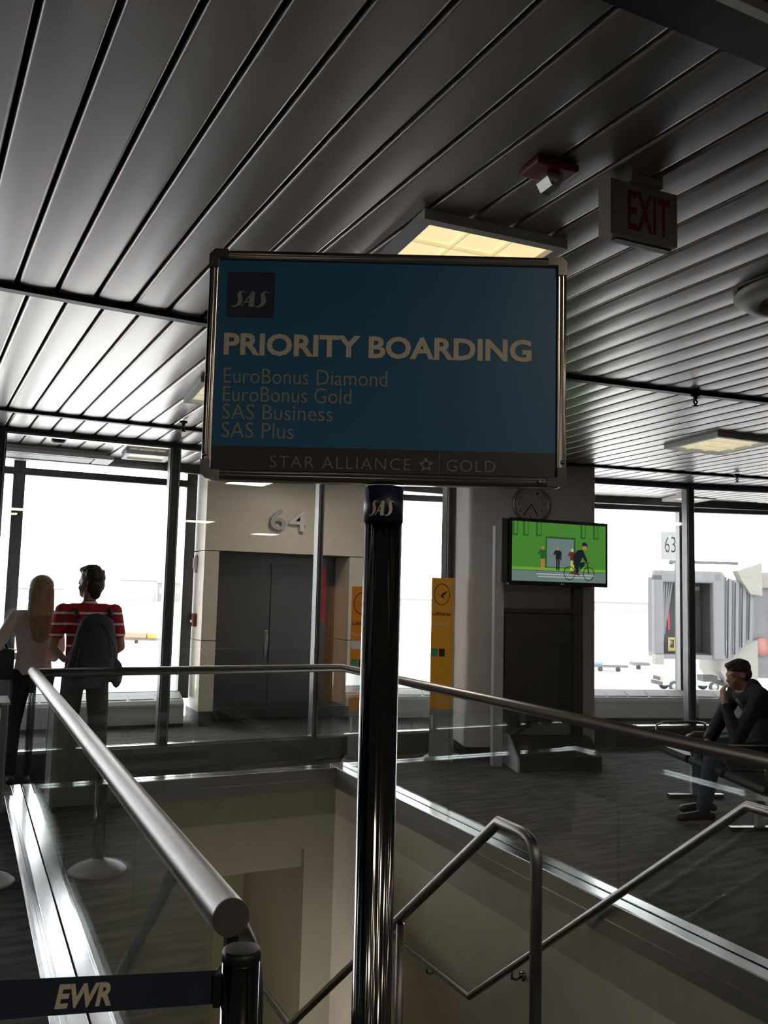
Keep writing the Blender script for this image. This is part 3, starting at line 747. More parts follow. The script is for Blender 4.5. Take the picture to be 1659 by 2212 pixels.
# clamps at corners and screws
for sx in (-1, 1):
    for z, sz in ((Z0, 1), (Z1, -1)):
        MB().prism([(sx*(SW-.002), z+sz*.036), (sx*(SW-.002), z+sz*.012), (sx*(SW-.012), z+sz*.002), (sx*(SW-.036), z+sz*.002), (sx*(SW-.036), z+sz*.018), (sx*(SW-.018), z+sz*.018), (sx*(SW-.018), z+sz*.036)], -.0145, -.008).build('corner_joint', M['frame'], sg)
for x, z in ((-SW+.05, Z0+.009), (SW-.05, Z0+.009), (SW-.009, Z0+.045), (-SW+.009, Z0+.045)): MB().ball((x, -.014, z), (.004, .003, .004)).build('screw', M['chrome'], sg)
PB_ = -.0065
MB().bx(-SW+.0195, SW-.0195, PB_-.0004, -.004, Z0+.019, 1.904).build('charcoal_band', M['band'], sg)
MB().bx(-.288, -.203, PB_-.0004, -.004, 2.137, 2.221).build('logo_square', M['navy'], sg)
swoosh_sas(sg, -.281, -.211, 2.156, 2.184, PB_-.0005, M['letterdim'])
yT = PB_
text('headline', 'PRIORITY BOARDING', M['letter'], sg, -.290, .259, 2.067, 2.108, yT, bold=.032)
text('tier_line', 'EuroBonus Diamond', M['letterdim'], sg, -.288, .003, 2.016, 2.044, yT)
text('tier_line', 'EuroBonus Gold', M['letterdim'], sg, -.288, -.060, 1.983, 2.011, yT)
text('tier_line', 'SAS Business', M['letterdim'], sg, -.288, -.092, 1.951, 1.979, yT)
text('tier_line', 'SAS Plus', M['letterdim'], sg, -.288, -.160, 1.918, 1.946, yT)
text('alliance_line', 'STAR ALLIANCE', M['lettersil'], sg, -.200, .048, 1.867, 1.888, yT-.0005, space=1.15, bold=-.008)
text('alliance_line', 'GOLD', M['lettersil'], sg, .111, .197, 1.867, 1.888, yT-.0005, space=1.1, bold=-.008)
mb = MB()
for k in range(5):
    a = R(90+72*k); c, s_ = math.cos(a), math.sin(a); t = (-s_, c)
    P = lambda r, q: (.075+c*r+t[0]*q, 1.878+s_*r+t[1]*q)
    mb.prism([P(.014, 0), P(.006, .0035), P(.004, -.004)], yT-.001, yT)
    mb.prism([P(.013, .001), P(.0055, .0055), P(.006, .003)], yT-.001, yT)
mb.build('star_emblem', M['lettersil'], sg)
MB().bx(.0975, .0983, yT-.001, yT, 1.862, 1.903).build('divider_line', M['lettersil'], sg)
# pole: fluted chrome tube
mb = MB(); N = 96
loop = []
for j in range(N):
    a = 2*math.pi*j/N; r = .0338 - (.0016 if (j % 12) in (0, 1) else 0) - (.0007 if (j % 6) == 3 else 0)
    loop.append((r*math.cos(a), r*math.sin(a)))
PX = .002
A_ = [mb.b.verts.new((x+PX, y+.02, .02)) for x, y in loop]; B_ = [mb.b.verts.new((x+PX, y+.02, Z0-.002)) for x, y in loop]
for j in range(N): mb.b.faces.new((A_[j], A_[(j+1) % N], B_[(j+1) % N], B_[j])).smooth = True
mb.b.faces.new(B_); mb.build('pole', M['chrome'], sg)
MB().lathe([(.19, 0), (.19, .012), (.06, .03), (.036, .045), (.001, .045)], c=(PX, .02, 0), seg=40).build('base', M['steel'], sg)
MB().tube([(PX, .02, 1.776), (PX, .02, 1.838)], .0352, 40).build('pole_sleeve', M['navy'], sg)
lg = swoosh_sas(sg, -.028, .020, 1.786, 1.812, 0.0, M['letter'], curve=.0354)
lg.location = (PX, .02, 0)

# ------------------------------------------------------------------ stanchions
def stanchion(loc, label, h=.98, group='belt stanchions'):
    t = thing('belt_stanchion', label, 'stanchion', loc, -YAW, group)
    MB().tube([(0, 0, .05), (0, 0, h-.02)], .0348, 28).build('post', M['chrome'], t)
    MB().lathe([(.165, 0), (.165, .008), (.14, .028), (.09, .05), (.045, .062), (.04, .075), (.001, .075)], seg=36).build('base', M['standp'], t)
    n = 40; prof = [(.0345, h-.022), (.0362, h-.020), (.0365, h-.007), (.034, h-.001), (.03, h), (.001, h)]
    MB().lathe(prof, seg=n).build('cap', M['dark'], t)
    return t
s1p = at(522, 2048, .985)
s1 = stanchion((s1p.x, s1p.y, 0), 'chrome stanchion post with scuffed black cap holding the navy belt', .985)
MB().bx(-.047, -.033, -.02, .02, .885, .945, bev=.003).build('belt_head', M['dark'], s1)
stanchion((.205, 5.37, 0), 'chrome stanchion with domed grey base cut off by the left edge of the picture')
s3 = at(66, 1612, .22)
stanchion((.67, 8.60, 0), 'grey stanchion post behind the glass partition, between the woman and the striped shirt man', .95)
bl = thing('retractable_belt', 'navy retractable belt lettered EWR stretching left from the nearest stanchion', 'belt', (s1p.x, s1p.y, .91), 0)
e0 = Vector((s1p.x, s1p.y, .915))-R0*.04; e1 = Vector((.02, 1.53, 1.008)); far = e0+(e1-e0)*2.4
dirb = (e1-e0).normalized()
MB().bar(e0, far, .002, .058).build('webbing', M['belt'], bl, world=True)
tm = text('belt_lettering', 'EWR', M['letter'], None, 0, .098, -.019, .019, 0, bold=.035, depth=.0012)
xb = -dirb; yb = Vector((0, 0, 1)).cross(xb).normalized(); zb = xb.cross(yb)
tm.data.transform(Matrix((xb, yb, zb)).transposed().to_4x4())
o1 = e0+dirb*.305
tm.data.transform(Matrix.Translation(o1 - yb*.0015)); tm.data.transform(inv(bl)); tm.parent = bl

# grey podium cut off at the left edge
pd = thing('grey_podium', 'grey boxy podium with a pale top edge, cut off by the left picture edge', 'podium', (.12, 7.0, 0), R(0))
MB().bx(-.35, .235, -.2, .2, .04, .79, bev=.01).build('body', M['sgrey'], pd)
MB().bx(-.36, .245, -.21, .21, .79, .81, bev=.004).build('top', M['white'], pd)
MB().bx(-.33, .215, -.18, .18, 0, .04).build('plinth', M['plinth'], pd)

# ------------------------------------------------------------------ ceiling fittings
def light(c, s, label, rz, z=None, far_=False, cells=3):
    zz = (cz(c[1]) if z is None else z)-.024
    t = thing('ceiling_light', label, 'light', (c[0], c[1], zz), rz, 'square ceiling lights'); h = s/2
    if z is None: t.rotation_euler = (ang, 0, rz)
    MB().bx(-h-.03, h+.03, -h-.03, -h+.012, -.022, .02).bx(-h-.03, h+.03, h-.012, h+.03, -.022, .02).bx(-h-.03, -h+.012, -h, h, -.022, .02).bx(h-.012, h+.03, -h, h, -.022, .02).build('frame', M['cab'] if not far_ else M['white'], t)
    g = MB()
    for i in range(1, cells):
        x = -h+s*i/cells; g.bx(x-.002, x+.002, -h+.012, h-.012, -.012, .012); g.bx(-h+.012, h-.012, x-.002, x+.002, -.012, .012)
    g.build('louvre', M['louvre'], t)
    MB().bx(-h+.012, h-.012, -h+.012, h-.012, .004, .016).build('diffuser', M['lampfar'] if far_ else M['lamp'], t)
light((1.86, 3.12), .60, 'glowing square ceiling light with louvre cells right above the blue sign', R(-3))
light((6.02, 5.52), .60, 'glowing square ceiling light over the seated man, right of the sign', R(-3), None, True)
light((1.70, 5.95), .60, 'ceiling light peeking out past the left edge of the blue sign', R(-3), None, True)
for (lx, ly, lz, rz_) in ((3.25, 5.75, None, -3), (3.75, 9.25, 3.08, -3)):  # unseen lights added behind the sign, each with an area lamp for fill
    light((lx, ly), .60, 'added square ceiling light over the stairwell end, unseen behind the blue sign' if ly < 8 else 'added square ceiling light in the bay before the gate 64 doors, unseen behind the blue sign', R(rz_), lz, True)
    ld = bpy.data.lights.new('bay_fill_lamp', 'AREA'); ld.shape = 'SQUARE'; ld.size = .5; ld.energy = 17 if ly < 8 else 9; ld.color = (1.0, .92, .80)
    lo_ = bpy.data.objects.new('bay_fill_lamp', ld); COL.objects.link(lo_); lo_.location = (lx, ly, (lz or cz(ly))-.05)
p3 = at(316, 979, 3.08); light((p3.x, p3.y), .40, 'small square ceiling light near the left windows beyond the partition', R(-3), 3.075, True, 1)
p5 = at(1487, 1073, 3.08); light((p5.x, p5.y), .45, 'small square ceiling light behind the right mullion beyond the partition', R(-15), 3.075, True, 1)
q = [at(15, 972, 3.07), at(240, 986, 3.07)]
ac = thing('ceiling_vent', 'long rectangular ceiling air unit by the top left window', 'vent', (q[1].x-.62, q[1].y+.10, 3.0))
MB().bx(-.95, .55, -.30, .28, .015, .08).build('housing', M['cab'], ac)
MB().bx(-.97, .62, -.33, -.28, .0, .04).bx(-.97, .62, .26, .31, .0, .04).bx(.44, .62, -.28, .26, .0, .04).build('frame', M['white'], ac)
MB().bx(-.9, .42, -.25, .22, .0, .016).build('grille', M['sgrey'], ac)
p = at(126, 950, 3.08)
dt = thing('smoke_detector', 'small round smoke detector on the ceiling beyond the left partition header', 'detector', (p.x, p.y, 3.08))
MB().lathe([(.065, 0), (.065, -.02), (.045, -.035), (.001, -.035)], seg=24).build('housing', M['dark'], dt)
sb = thing('fire_strobe', 'red fire alarm plate with clear strobe lens on the ceiling', 'alarm', (1.745, 2.33, cz(2.33)-.006), R(-3))
MB().bx(-.085, .085, -.06, .06, -.028, 0, bev=.008).build('back_plate', M['red'], sb)
MB().prism([(-.03, 0), (-.03, -.055), (-.012, -.085), (.02, -.085), (.035, -.05), (.035, 0)], -.035, .035, 'XZ').build('strobe_lens', M['strobe'], sb)
MB().bx(-.026, .03, -.026, .026, -.05, -.028, bev=.004).build('strobe_housing', M['exitbox'], sb)
MB().box((0, 0, -.068), (.012, .045, .012)).build('flash_tube', M['mulledge'], sb)
ExL = Vector((1.93, 2.26)); 
ex_ = thing('exit_sign', 'hanging ceiling sign box with red letters EXIT', 'sign', (2.098, 2.275, 2.922), R(-2))
MB().bx(-.15, .15, -.035, .035, 0, .20, bev=.003).build('housing', M['exitbox'], ex_)
MB().bx(-.142, .142, -.037, -.034, .008, .192).build('face_plate', M['exitbox'], ex_)
text('exit_lettering', 'EXIT', M['exitred'], ex_, -.078, .112, .026, .170, -.037, bold=.02)
MB().bx(-.07, .07, -.05, .05, .20, cz(2.28)-2.922-.004).build('canopy', M['exitbox'], ex_)
MB().bx(-.11, .14, -.012, .012, -.006, 0).build('battery_slot', M['dark'], ex_)
df = thing('round_air_diffuser', 'round white ceiling air diffuser cut off by the right edge', 'vent', (3.535, 2.685, cz(2.685)-.012))
MB().lathe([(.20, -.015), (.22, -.05), (.30, -.035), (.335, -.008), (.33, .0)], seg=48).build('outer_ring', M['exitbox'], df)
MB().lathe([(.10, -.03), (.12, -.06), (.17, -.045), (.175, -.03)], seg=40).build('inner_ring', M['exitbox'], df)
MB().lathe([(.001, -.05), (.07, -.045), (.08, -.025)], seg=32).lathe([(.26, -.004), (.26, 0.0), (.001, 0)], seg=32, mi=1).build('centre_cone', [M['exitbox'], M['dark']], df)
for (px, py, lb) in ((397, 905, 'small brass ceiling sprinkler at the left edge of the blue sign'), (1502, 845, 'ceiling sprinkler hanging from the channel right of the blue sign'), (1592, 1020, 'ceiling sprinkler hanging above the right partition header')):
    p = atc(px, py)
    t = thing('sprinkler', lb, 'sprinkler', (p.x, p.y, cz(p.y)-.02), 0, 'ceiling sprinklers')
    t.scale = (1.5, 1.5, 1.25)
    MB().lathe([(.022, 0), (.022, -.012), (.010, -.016), (.010, -.03)], seg=14).build('escutcheon', M['beam'], t)
    MB().tube([(0, 0, -.03), (.012, 0, -.045), (0, 0, -.065)], .004, 6).tube([(0, 0, -.03), (-.012, 0, -.045), (0, 0, -.065)], .004, 6).lathe([(.001, -.064), (.016, -.066), (.016, -.070), (.001, -.072)], seg=14).build('sprinkler_head', M['beam'], t)

# ================================================================== PEOPLE
def hand(mb, wrist, direc, palm_n, side, curl=.5, s=1.0):
    """palm and five tapered, bent fingers; direc = along the hand, palm_n = palm normal, side = thumb side"""
    w_ = Vector(wrist); d = Vector(direc).normalized(); n = Vector(palm_n).normalized(); n = (n-d*n.dot(d)).normalized(); sd = d.cross(n)*side
    for k in (-1, 0, 1): mb.chain(w_+d*.012*s+sd*k*.014*s, .014*s, w_+d*.085*s+sd*k*.024*s, .013*s)
    for k, (off, ln) in enumerate(((.030, .068), (.010, .076), (-.010, .070), (-.029, .054))):
        p = w_+d*.085*s+sd*off*s; dd = d.copy()
        for j, fr in enumerate((.45, .32, .23)):
            dd = (dd*math.cos(curl*(.5+.4*j))+n*math.sin(curl*(.5+.4*j))).normalized()
            q_ = p+dd*ln*fr*s; mb.chain(p, (.0092-.0010*j)*s, q_, (.0088-.0012*j)*s); p = q_
    p = w_+d*.025*s+sd*.030*s; dd = (d*.7+sd*.6+n*.3).normalized(); q_ = p+dd*.040*s; mb.chain(p, .012*s, q_, .010*s)
    dd = (d*.9+sd*.1+n*.4).normalized(); mb.chain(q_, .010*s, q_+dd*.03*s, .008*s)
def head(mb, c, rot, s=1.0):
    def T(v): return Vector(c)+rot @ (Vector(v)*s)
    def E(v, r): mb.ball(T(v), tuple(x*s for x in r), seg=20, rings=14, rot=rot)
    E((0, -.012, .03), (.074, .094, .088)); E((0, .028, -.03), (.056, .062, .070)); E((0, .05, -.078), (.036, .034, .026))
    E((0, .088, -.022), (.012, .016, .020)); E((0, .100, -.034), (.011, .010, .009)); mb.chain(T((0, .084, .005)), .008*s, T((0, .102, -.03)), .010*s)
    E((0, .084, -.062), (.022, .010, .006)); E((0, .082, -.072), (.020, .010, .007)); E((0, .075, .018), (.052, .018, .012))
    for sx in (-1, 1): E((sx*.074, -.008, -.008), (.010, .018, .030)); E((sx*.034, .055, -.030), (.022, .02, .02))
def eyes(parent, c, rot, s=1.0):
    mb = MB()
    for sx in (-1, 1): mb.ball(Vector(c)+rot @ Vector((sx*.030*s, .074*s, .000)), .010*s)
    mb.build('eyes', M['white'], parent); mb = MB()
    for sx in (-1, 1): mb.ball(Vector(c)+rot @ Vector((sx*.030*s, .0815*s, .000)), .0045*s)
    mb.build('pupils', M['dark'], parent)
def shoe(parent, ankle, direc, sole=False, L=.26):
    a = Vector((ankle[0], ankle[1], 0)); d = Vector((direc[0], direc[1], 0)).normalized()
    mb = MB().chain(a-d*.055+Vector((0, 0, .045)), .038, a+d*.04+Vector((0, 0, .048)), .042).chain(a+d*.04+Vector((0, 0, .045)), .042, a+d*(L-.085)+Vector((0, 0, .036)), (.044, .044, .030)).chain(a+Vector((0, 0, .06)), .044, a+Vector((0, 0, .10)), .042)
    o_ = blob(mb, 'shoe', M['shoe'], parent, .009, 4)
    for v in o_.data.vertices: v.co.z = max(v.co.z, .016)
    sm = MB(); poly = []
    n = Vector((-d.y, d.x, 0))
    for k in range(16):
        t = 2*math.pi*k/16; c_ = a+d*(.07+ (L/2)*math.cos(t)*.98-.01)+n*.045*math.sin(t); poly.append((c_.x, c_.y))
    sm.prism(poly, 0, .022, 'XY'); sm.build('sole', M['sole'], o_)

def standing(t, H, J, mats_, long_sleeve, hips_w=.105, sh=.19, waist=.13):
    """H height; J dict of joints in local coords (facing +Y)"""
    k = H/1.75
    b = MB()
    for s_ in (-1, 1):
        hp = Vector((s_*hips_w*.85*k, 0, .90*k)); kn = Vector(J['knee'][(s_+1)//2]); an = Vector(J['ankle'][(s_+1)//2])
        b.chain(hp, .082*k, kn, .054*k).chain(kn, .054*k, kn.lerp(an, .35), .052*k).chain(kn.lerp(an, .35), .052*k, an, .036*k)
        shd = Vector((s_*sh*k, 0, 1.41*k)); el = Vector(J['elbow'][(s_+1)//2]); wr_ = Vector(J['wrist'][(s_+1)//2])
        b.chain(shd, .050*k, el, .038*k).chain(el, .038*k, wr_, .027*k)
        hd_ = Vector(J['hand'][(s_+1)//2]); hand(b, wr_, hd_, Vector((-s_, .2, 0)), s_, .5, k)
    b.chain((0, 0, .92*k), (.15*k, .10*k, .10*k), (0, .0, 1.10*k), (waist*k, .09*k, .09*k)).chain((0, 0, 1.10*k), (waist*k, .09*k, .09*k), (0, -.01, 1.32*k), (.165*k, .105*k, .09*k))
    b.chain((-.13*k, 0, 1.40*k), .055*k, (.13*k, 0, 1.40*k), .055*k).chain((0, -.01, 1.40*k), .056*k, (0, .012, 1.56*k), .052*k)
    hk = k*J.get('hs', 1.0); hc = Vector(J['head']); head(b, hc, J['hrot'], hk)
    body = blob(b, 'body', M['skin'], t, .011, 5)
    eyes(t, hc, J['hrot'], hk)
    # top
    c = MB()
    c.chain((0, 0, J['hem']), (.155*k+.01, .115*k, .03), (0, 0, 1.10*k), (waist*k+.018, .105*k, .09*k)).chain((0, 0, 1.10*k), (waist*k+.018, .105*k, .09*k), (0, -.01, 1.32*k), (.165*k+.014, .118*k, .09*k))
    c.chain((-.13*k, 0, 1.405*k), .067*k, (.13*k, 0, 1.405*k), .067*k).chain((0, -.008, 1.42*k), .068*k, (0, -.002, 1.462*k), .062*k)
    for s_ in (-1, 1):
        shd = Vector((s_*sh*k, 0, 1.405*k)); el = Vector(J['elbow'][(s_+1)//2]); wr_ = Vector(J['wrist'][(s_+1)//2])
        if long_sleeve: c.chain(shd, .062*k, el, .052*k).chain(el, .052*k, wr_.lerp(el, .1), .038*k)
        else: c.chain(shd, .066*k, shd.lerp(el, .62), .060*k)
    blob(c, 'top', mats_[0], t, .012, 4)
    p_ = MB()
    for s_ in (-1, 1):
        hp = Vector((s_*hips_w*.85*k, 0, .90*k)); kn = Vector(J['knee'][(s_+1)//2]); an = Vector(J['ankle'][(s_+1)//2])
        p_.chain(hp, .098*k, kn, J.get('kr', .068)*k).chain(kn, J.get('kr', .068)*k, an+Vector((0, 0, .02)), J.get('ar', .055)*k)
    p_.chain((0, 0, .90*k), (.165*k, .118*k, .10*k), (0, 0, .99*k), (.15*k, .108*k, .05*k))
    blob(p_, 'trousers', mats_[1], t, .012, 4)
    for i in (0, 1): shoe(t, J['ankle'][i], J['toe'][i], L=.27*k)
    return body

I3 = Matrix.Identity(3)
# woman
wo = thing('person', 'woman with long blond hair in grey beige sweater and dark trousers, seen from behind', 'person', (.58, 7.88, 0), R(-4))
hr_w = Matrix.Rotation(R(0), 3, 'Z')
standing(wo, 1.72, dict(knee=[(-.125, .02, .48), (.07, .03, .48)], ankle=[(-.13, -.03, .09), (.06, 0, .09)], toe=[(-.2, 1), (.1, 1)],
    elbow=[(-.29, -.04, 1.14), (.20, -.01, 1.12)], wrist=[(-.20, .13, 1.04), (.16, .12, 1.02)], hand=[(.6, .8, .0), (-.6, .8, 0)], head=(.03, .02, 1.63), hrot=hr_w, hem=.90, kr=.062, ar=.05),
    (M['sweater'], M['trouser']), True, sh=.165, waist=.125)
hb_ = MB(); hb_.ball((.03, -.005, 1.645), (.105, .112, .104), 20, 14).chain((.03, -.055, 1.61), (.108, .058, .05), (.035, -.090, 1.40), (.112, .038, .05)).chain((.035, -.090, 1.40), (.112, .038, .05), (.045, -.125, 1.22), (.075, .024, .05))
hb_.chain((-.045, .0, 1.62), (.02, .055, .05), (-.055, -.05, 1.42), (.022, .03, .05)).chain((.105, .0, 1.62), (.02, .055, .05), (.115, -.05, 1.42), (.022, .03, .05))
blob(hb_, 'hair', M['hairb'], wo, .011, 4)
bag = thing('shoulder_bag', 'dark bag hanging from the woman\'s left arm', 'bag', (.27, 7.90, .72))
MB().bx(-.10, .16, -.06, .08, .14, .40, bev=.03).build('bag_body', M['backpack'], bag)
MB().tube([(-.06, .01, .38), (-.02, .0, .50), (.06, .0, .50), (.11, .01, .38)], .010, 8).build('bag_strap', M['dark'], bag)

# man with backpack
ma_ = thing('person', 'man in red and white striped shirt wearing a backpack, seen from behind', 'person', (.97, 7.60, 0), R(-2))
hr_m = Matrix.Rotation(R(38), 3, 'Z') @ Matrix.Rotation(R(4), 3, 'X')
standing(ma_, 1.80, dict(knee=[(-.12, .02, .50), (.12, .02, .50)], ankle=[(-.12, -.02, .09), (.12, -.02, .09)], toe=[(-.2, 1), (.2, 1)],
    elbow=[(-.27, -.03, 1.15), (.27, -.02, 1.15)], wrist=[(-.16, .14, 1.03), (.20, .2, 1.05)], hand=[(.5, .8, .1), (-.5, .8, .1)], head=(.0, .03, 1.672), hrot=hr_m, hem=.86, kr=.084, ar=.072, hs=1.14),
    (M['stripe'], M['khaki']), False, sh=.20, waist=.155)
hm = MB(); c0 = Vector((0, .03, 1.672)); HS = 1.19
for v, r in (((0, -.022, .050), (.082, .096, .080)), ((0, -.045, .0), (.076, .070, .075)), ((0, .03, .095), (.066, .065, .035))):
    hm.ball(c0+hr_m @ (Vector(v)*HS), tuple(x*HS for x in r), 20, 14, rot=hr_m)
for k in range(40):
    a = random.uniform(0, 6.28); e = random.uniform(.2, 1.4); v = Vector((.075*math.cos(a)*math.cos(e), -.015+.09*math.sin(a)*math.cos(e), .055+.078*math.sin(e)))
    hm.ball(c0+hr_m @ (v*HS), .017)
hm.chain(c0+hr_m @ Vector((0, -.078, -.02)), .055, c0+hr_m @ Vector((0, -.068, -.08)), .048)
blob(hm, 'hair', M['haird'], ma_, .009, 2)
bp = thing('backpack', 'dark charcoal backpack on the back of the man in the striped shirt', 'backpack', (1.0, 7.385, .80), R(2))
k_ = MB().chain((-.02, .0, .16), (.205, .095, .14), (.0, .0, .30), (.20, .11, .14)).chain((.0, .0, .30), (.20, .11, .14), (.01, .02, .52), (.155, .085, .12))
k_.chain((0, -.06, .14), (.15, .07, .10), (.0, -.06, .26), (.14, .06, .09)).ball((.19, .0, .14), (.05, .06, .12)).ball((-.20, .0, .12), (.04, .06, .10))
blob(k_, 'pack_body', M['backpack'], bp, .013, 5)
MB().tube([(-.13, .06, .60), (-.145, .12, .655), (-.15, .22, .66), (-.155, .36, .60)], .019, 8).build('shoulder_strap', M['backpack'], bp)
MB().tube([(.12, .06, .60), (.135, .12, .655), (.14, .22, .66), (.145, .36, .60)], .019, 8).build('shoulder_strap', M['backpack'], bp)
MB().tube([(-.16, -.03, .10), (-.15, -.10, .22), (-.12, -.10, .38), (-.06, -.075, .50), (.02, -.065, .56), (.09, -.07, .50), (.14, -.10, .36), (.15, -.10, .22)], .004, 6).build('zip', M['dark'], bp)
MB().tube([(-.19, .04, .08), (-.21, .06, .22), (-.17, .07, .36)], .006, 6).build('side_strap', M['standp'], bp)

# seated man, local frame: faces +Y, sits with hips at origin x=0, feet forward
SF = R(70)     # facing az -70 deg => rotate +70 about z
seatdir = Vector((-math.sin(SF), math.cos(SF), 0)); seatside = Vector((math.cos(SF), math.sin(SF), 0))
def FS(f, s): # f along facing, s lateral (toward +side)
    return seatdir*f + seatside*s
hip = FS(-3.72, 6.46)
sm_ = thing('person', 'seated man in dark jacket and jeans leaning forward, hand at his mouth', 'person', (hip.x, hip.y, 0), SF)
b = MB()
KN = [(-.13, .50, .50), (.12, .47, .50)]; AN = [(-.13, .58, .10), (.14, .43, .10)]
for i, s_ in enumerate((-1, 1)):
    hp = Vector((s_*.09, .0, .52)); kn = Vector(KN[i]); an = Vector(AN[i])
    b.chain(hp, .080, kn, .056).chain(kn, .056, an, .038)
b.chain((0, -.02, .52), (.15, .11, .10), (0, .04, .78), (.13, .10, .09)).chain((0, .04, .78), (.13, .10, .09), (0, .14, .92), (.16, .10, .08)).chain((-.13, .15, .96), .052, (.13, .15, .96), .052).chain((0, .16, .96), .054, (0, .225, 1.03), .050)
HC = Vector((0, .225, 1.085)); hrt = Matrix.Rotation(R(-12), 3, 'X')
head(b, HC, hrt, .98)
EL = [(-.22, .36, .62), (.20, .34, .60)]; WR = [(-.09, .385, .90), (.05, .46, .56)]
for i, s_ in enumerate((-1, 1)):
    b.chain((s_*.18, .14, .94), .050, EL[i], .040).chain(EL[i], .040, WR[i], .029)
hand(b, WR[0], (.35, -.02, .95), (.2, -1, 0), 1, 1.1, .95); hand(b, WR[1], (-.7, .6, -.3), (0, 0, -1), 1, .5, .95)
blob(b, 'body', M['skin'], sm_, .010, 4); eyes(sm_, HC, hrt, .98)
c = MB().chain((0, -.03, .50), (.175, .135, .07), (0, .03, .78), (.155, .125, .09)).chain((0, .03, .78), (.155, .125, .09), (0, .12, .92), (.18, .125, .08)).chain((-.13, .14, .965), .066, (.13, .14, .965), .066).chain((0, .08, .98), (.085, .05, .05), (0, .10, 1.02), (.08, .04, .04))
for i, s_ in enumerate((-1, 1)):
    c.chain((s_*.18, .14, .95), .068, EL[i], .056).chain(EL[i], .056, Vector(EL[i]).lerp(Vector(WR[i]), .82), .042)
blob(c, 'jacket', M['jacket'], sm_, .011, 4)
c = MB().chain((0, .185, .90), (.06, .055, .05), (0, .175, .98), (.055, .05, .04)); blob(c, 'shirt', M['tee'], sm_, .010, 3)
c = MB()
for i, s_ in enumerate((-1, 1)):
    c.chain((s_*.09, .0, .525), .095, KN[i], .074).chain(KN[i], .072, Vector(AN[i])+Vector((0, 0, .02)), .058)
blob(c, 'jeans', M['jeans'], sm_, .012, 4)
for i in (0, 1): shoe(sm_, AN[i], (.0, 1))
hm = MB()
for v, r in (((0, -.02, .055), (.080, .098, .074)), ((0, -.05, .005), (.074, .062, .07)), ((0, .04, .088), (.056, .050, .026))): hm.ball(HC+hrt @ Vector(v), r, 20, 14, rot=hrt)
blob(hm, 'hair', M['haird'], sm_, .009, 2)

# bench of black leather seats
bo = FS(-3.20, 6.12)
bn = thing('bench_seating', 'row of black leather airport seats on steel legs, seated man on it', 'bench', (bo.x, bo.y, 0), SF)
for i in range(3):
    x0 = -.56+.58*i    # lateral; seat 0 nearest the camera
    def PR_(poly, a, b): return MB().prism(poly, a, b, 'YZ')
    s_ = PR_([(0, .36), (.015, .39), (.0, .42), (-.20, .415), (-.46, .40), (-.47, .36), (-.25, .345)], x0+.02, x0+.54).build('seat', M['leather'], bn)
    PR_([(-.45, .42), (-.49, .42), (-.60, .82), (-.585, .86), (-.555, .84), (-.50, .62)], x0+.03, x0+.53).build('backrest', M['leather'], bn)
for x in (-.56, .02, .60, 1.18):
    MB().tube([(x, -.45, .40), (x, -.44, .585), (x, -.38, .60), (x, -.06, .60), (x, .0, .575), (x, .0, .50), (x, -.06, .40)], .011, 8).build('armrest', M['mulledge'], bn)
MB().bar((-.6, -.25, .33), (1.2, -.25, .33), .07, .05).build('beam', M['mullion'], bn)
for x in (-.02, 1.0):
    MB().bx(x-.025, x+.025, -.28, -.22, .02, .32).build('leg', M['standp'], bn)
    MB().bar((x, -.50, .015), (x, -.02, .015), .05, .03).build('foot', M['mullion'], bn)

# ================================================================== OUTSIDE
GZ = -4.8
o = MB().bx(-600, 900, 12.2, 1400, GZ-.5, GZ).build('apron_ground', M['ground']); o['kind'] = 'structure'
# jet bridge, local: x to the right, y away, z up
JB = F0*30+R0*9.5
jb = thing('jet_bridge', 'grey and cream jet bridge with folding canvas canopy outside the right windows', 'jet bridge', (JB.x, JB.y, 0), -YAW)
MB().bx(0.0, .34, 0, .35, -.25, 2.62, bev=.08).bx(0, 2.4, 0, .35, 2.30, 2.72, bev=.08).bx(2.05, 2.45, 0, .35, -.35, 2.70, bev=.08).build('canopy_frame', M['jbl'], jb)
mb = MB()
for i in range(9): mb.bar((.36+.045*i, .3+.06*(i % 2), 2.3), (.42+.02*i+(0 if i < 5 else .0), .5+.06*(i % 2), .0+.12*i), .05, .05)
mb.build('inner_curtain', M['jbb'], jb)
MB().bx(.3, 2.45, 1.6, 1.7, -.2, 2.4).bx(.3, .4, .35, 1.6, -.2, 2.4).bx(2.2, 2.4, .35, 1.7, -.2, 2.4).bx(.3, 2.4, .3, 1.7, 2.38, 2.5).build('cab_interior', M['jb'], jb)
MB().bx(1.55, 2.15, 1.5, 1.6, -.2, 2.05).build('cab_door', M['jbd'], jb)
MB().bx(1.3, 2.1, 1.42, 1.5, 2.05, 2.2).build('cab_lamp', M['jbc'], jb)
MB().bx(1.85, 1.95, 1.46, 1.5, 1.0, 1.9).bx(.98, 1.05, 1.55, 1.6, .6, 1.2).build('warning_stripe', M['extred'], jb)
MB().bx(.3, 2.5, .1, 1.7, -.36, -.2).build('cab_floor', M['jbl'], jb)
MB().bx(.0, .3, -.1, .3, -.55, -.2).build('floor_bumper', M['jbc'], jb)
mb = MB()
for i in range(10):
    x = 2.45+.125*i
    mb.bar((x, .15+.14*(i % 2), 2.6-.06*i), (x, .3+.14*(i % 2), -.3+.13*max(0, i-3)), .11, .13)
mb.build('bellows', M['jbb'], jb)
MB().bar((.55, 0, 3.02), (3.0, .2, 3.02), .12, .10).ball((.6, 0, 3.0), .09).build('roof_bar', M['jb'], jb)
MB().prism([(2.9, 2.75), (3.75, 3.05), (3.75, 1.9), (3.35, 1.95), (3.05, 2.4)], -.05, .4).build('canopy_cheek', M['jbc'], jb)
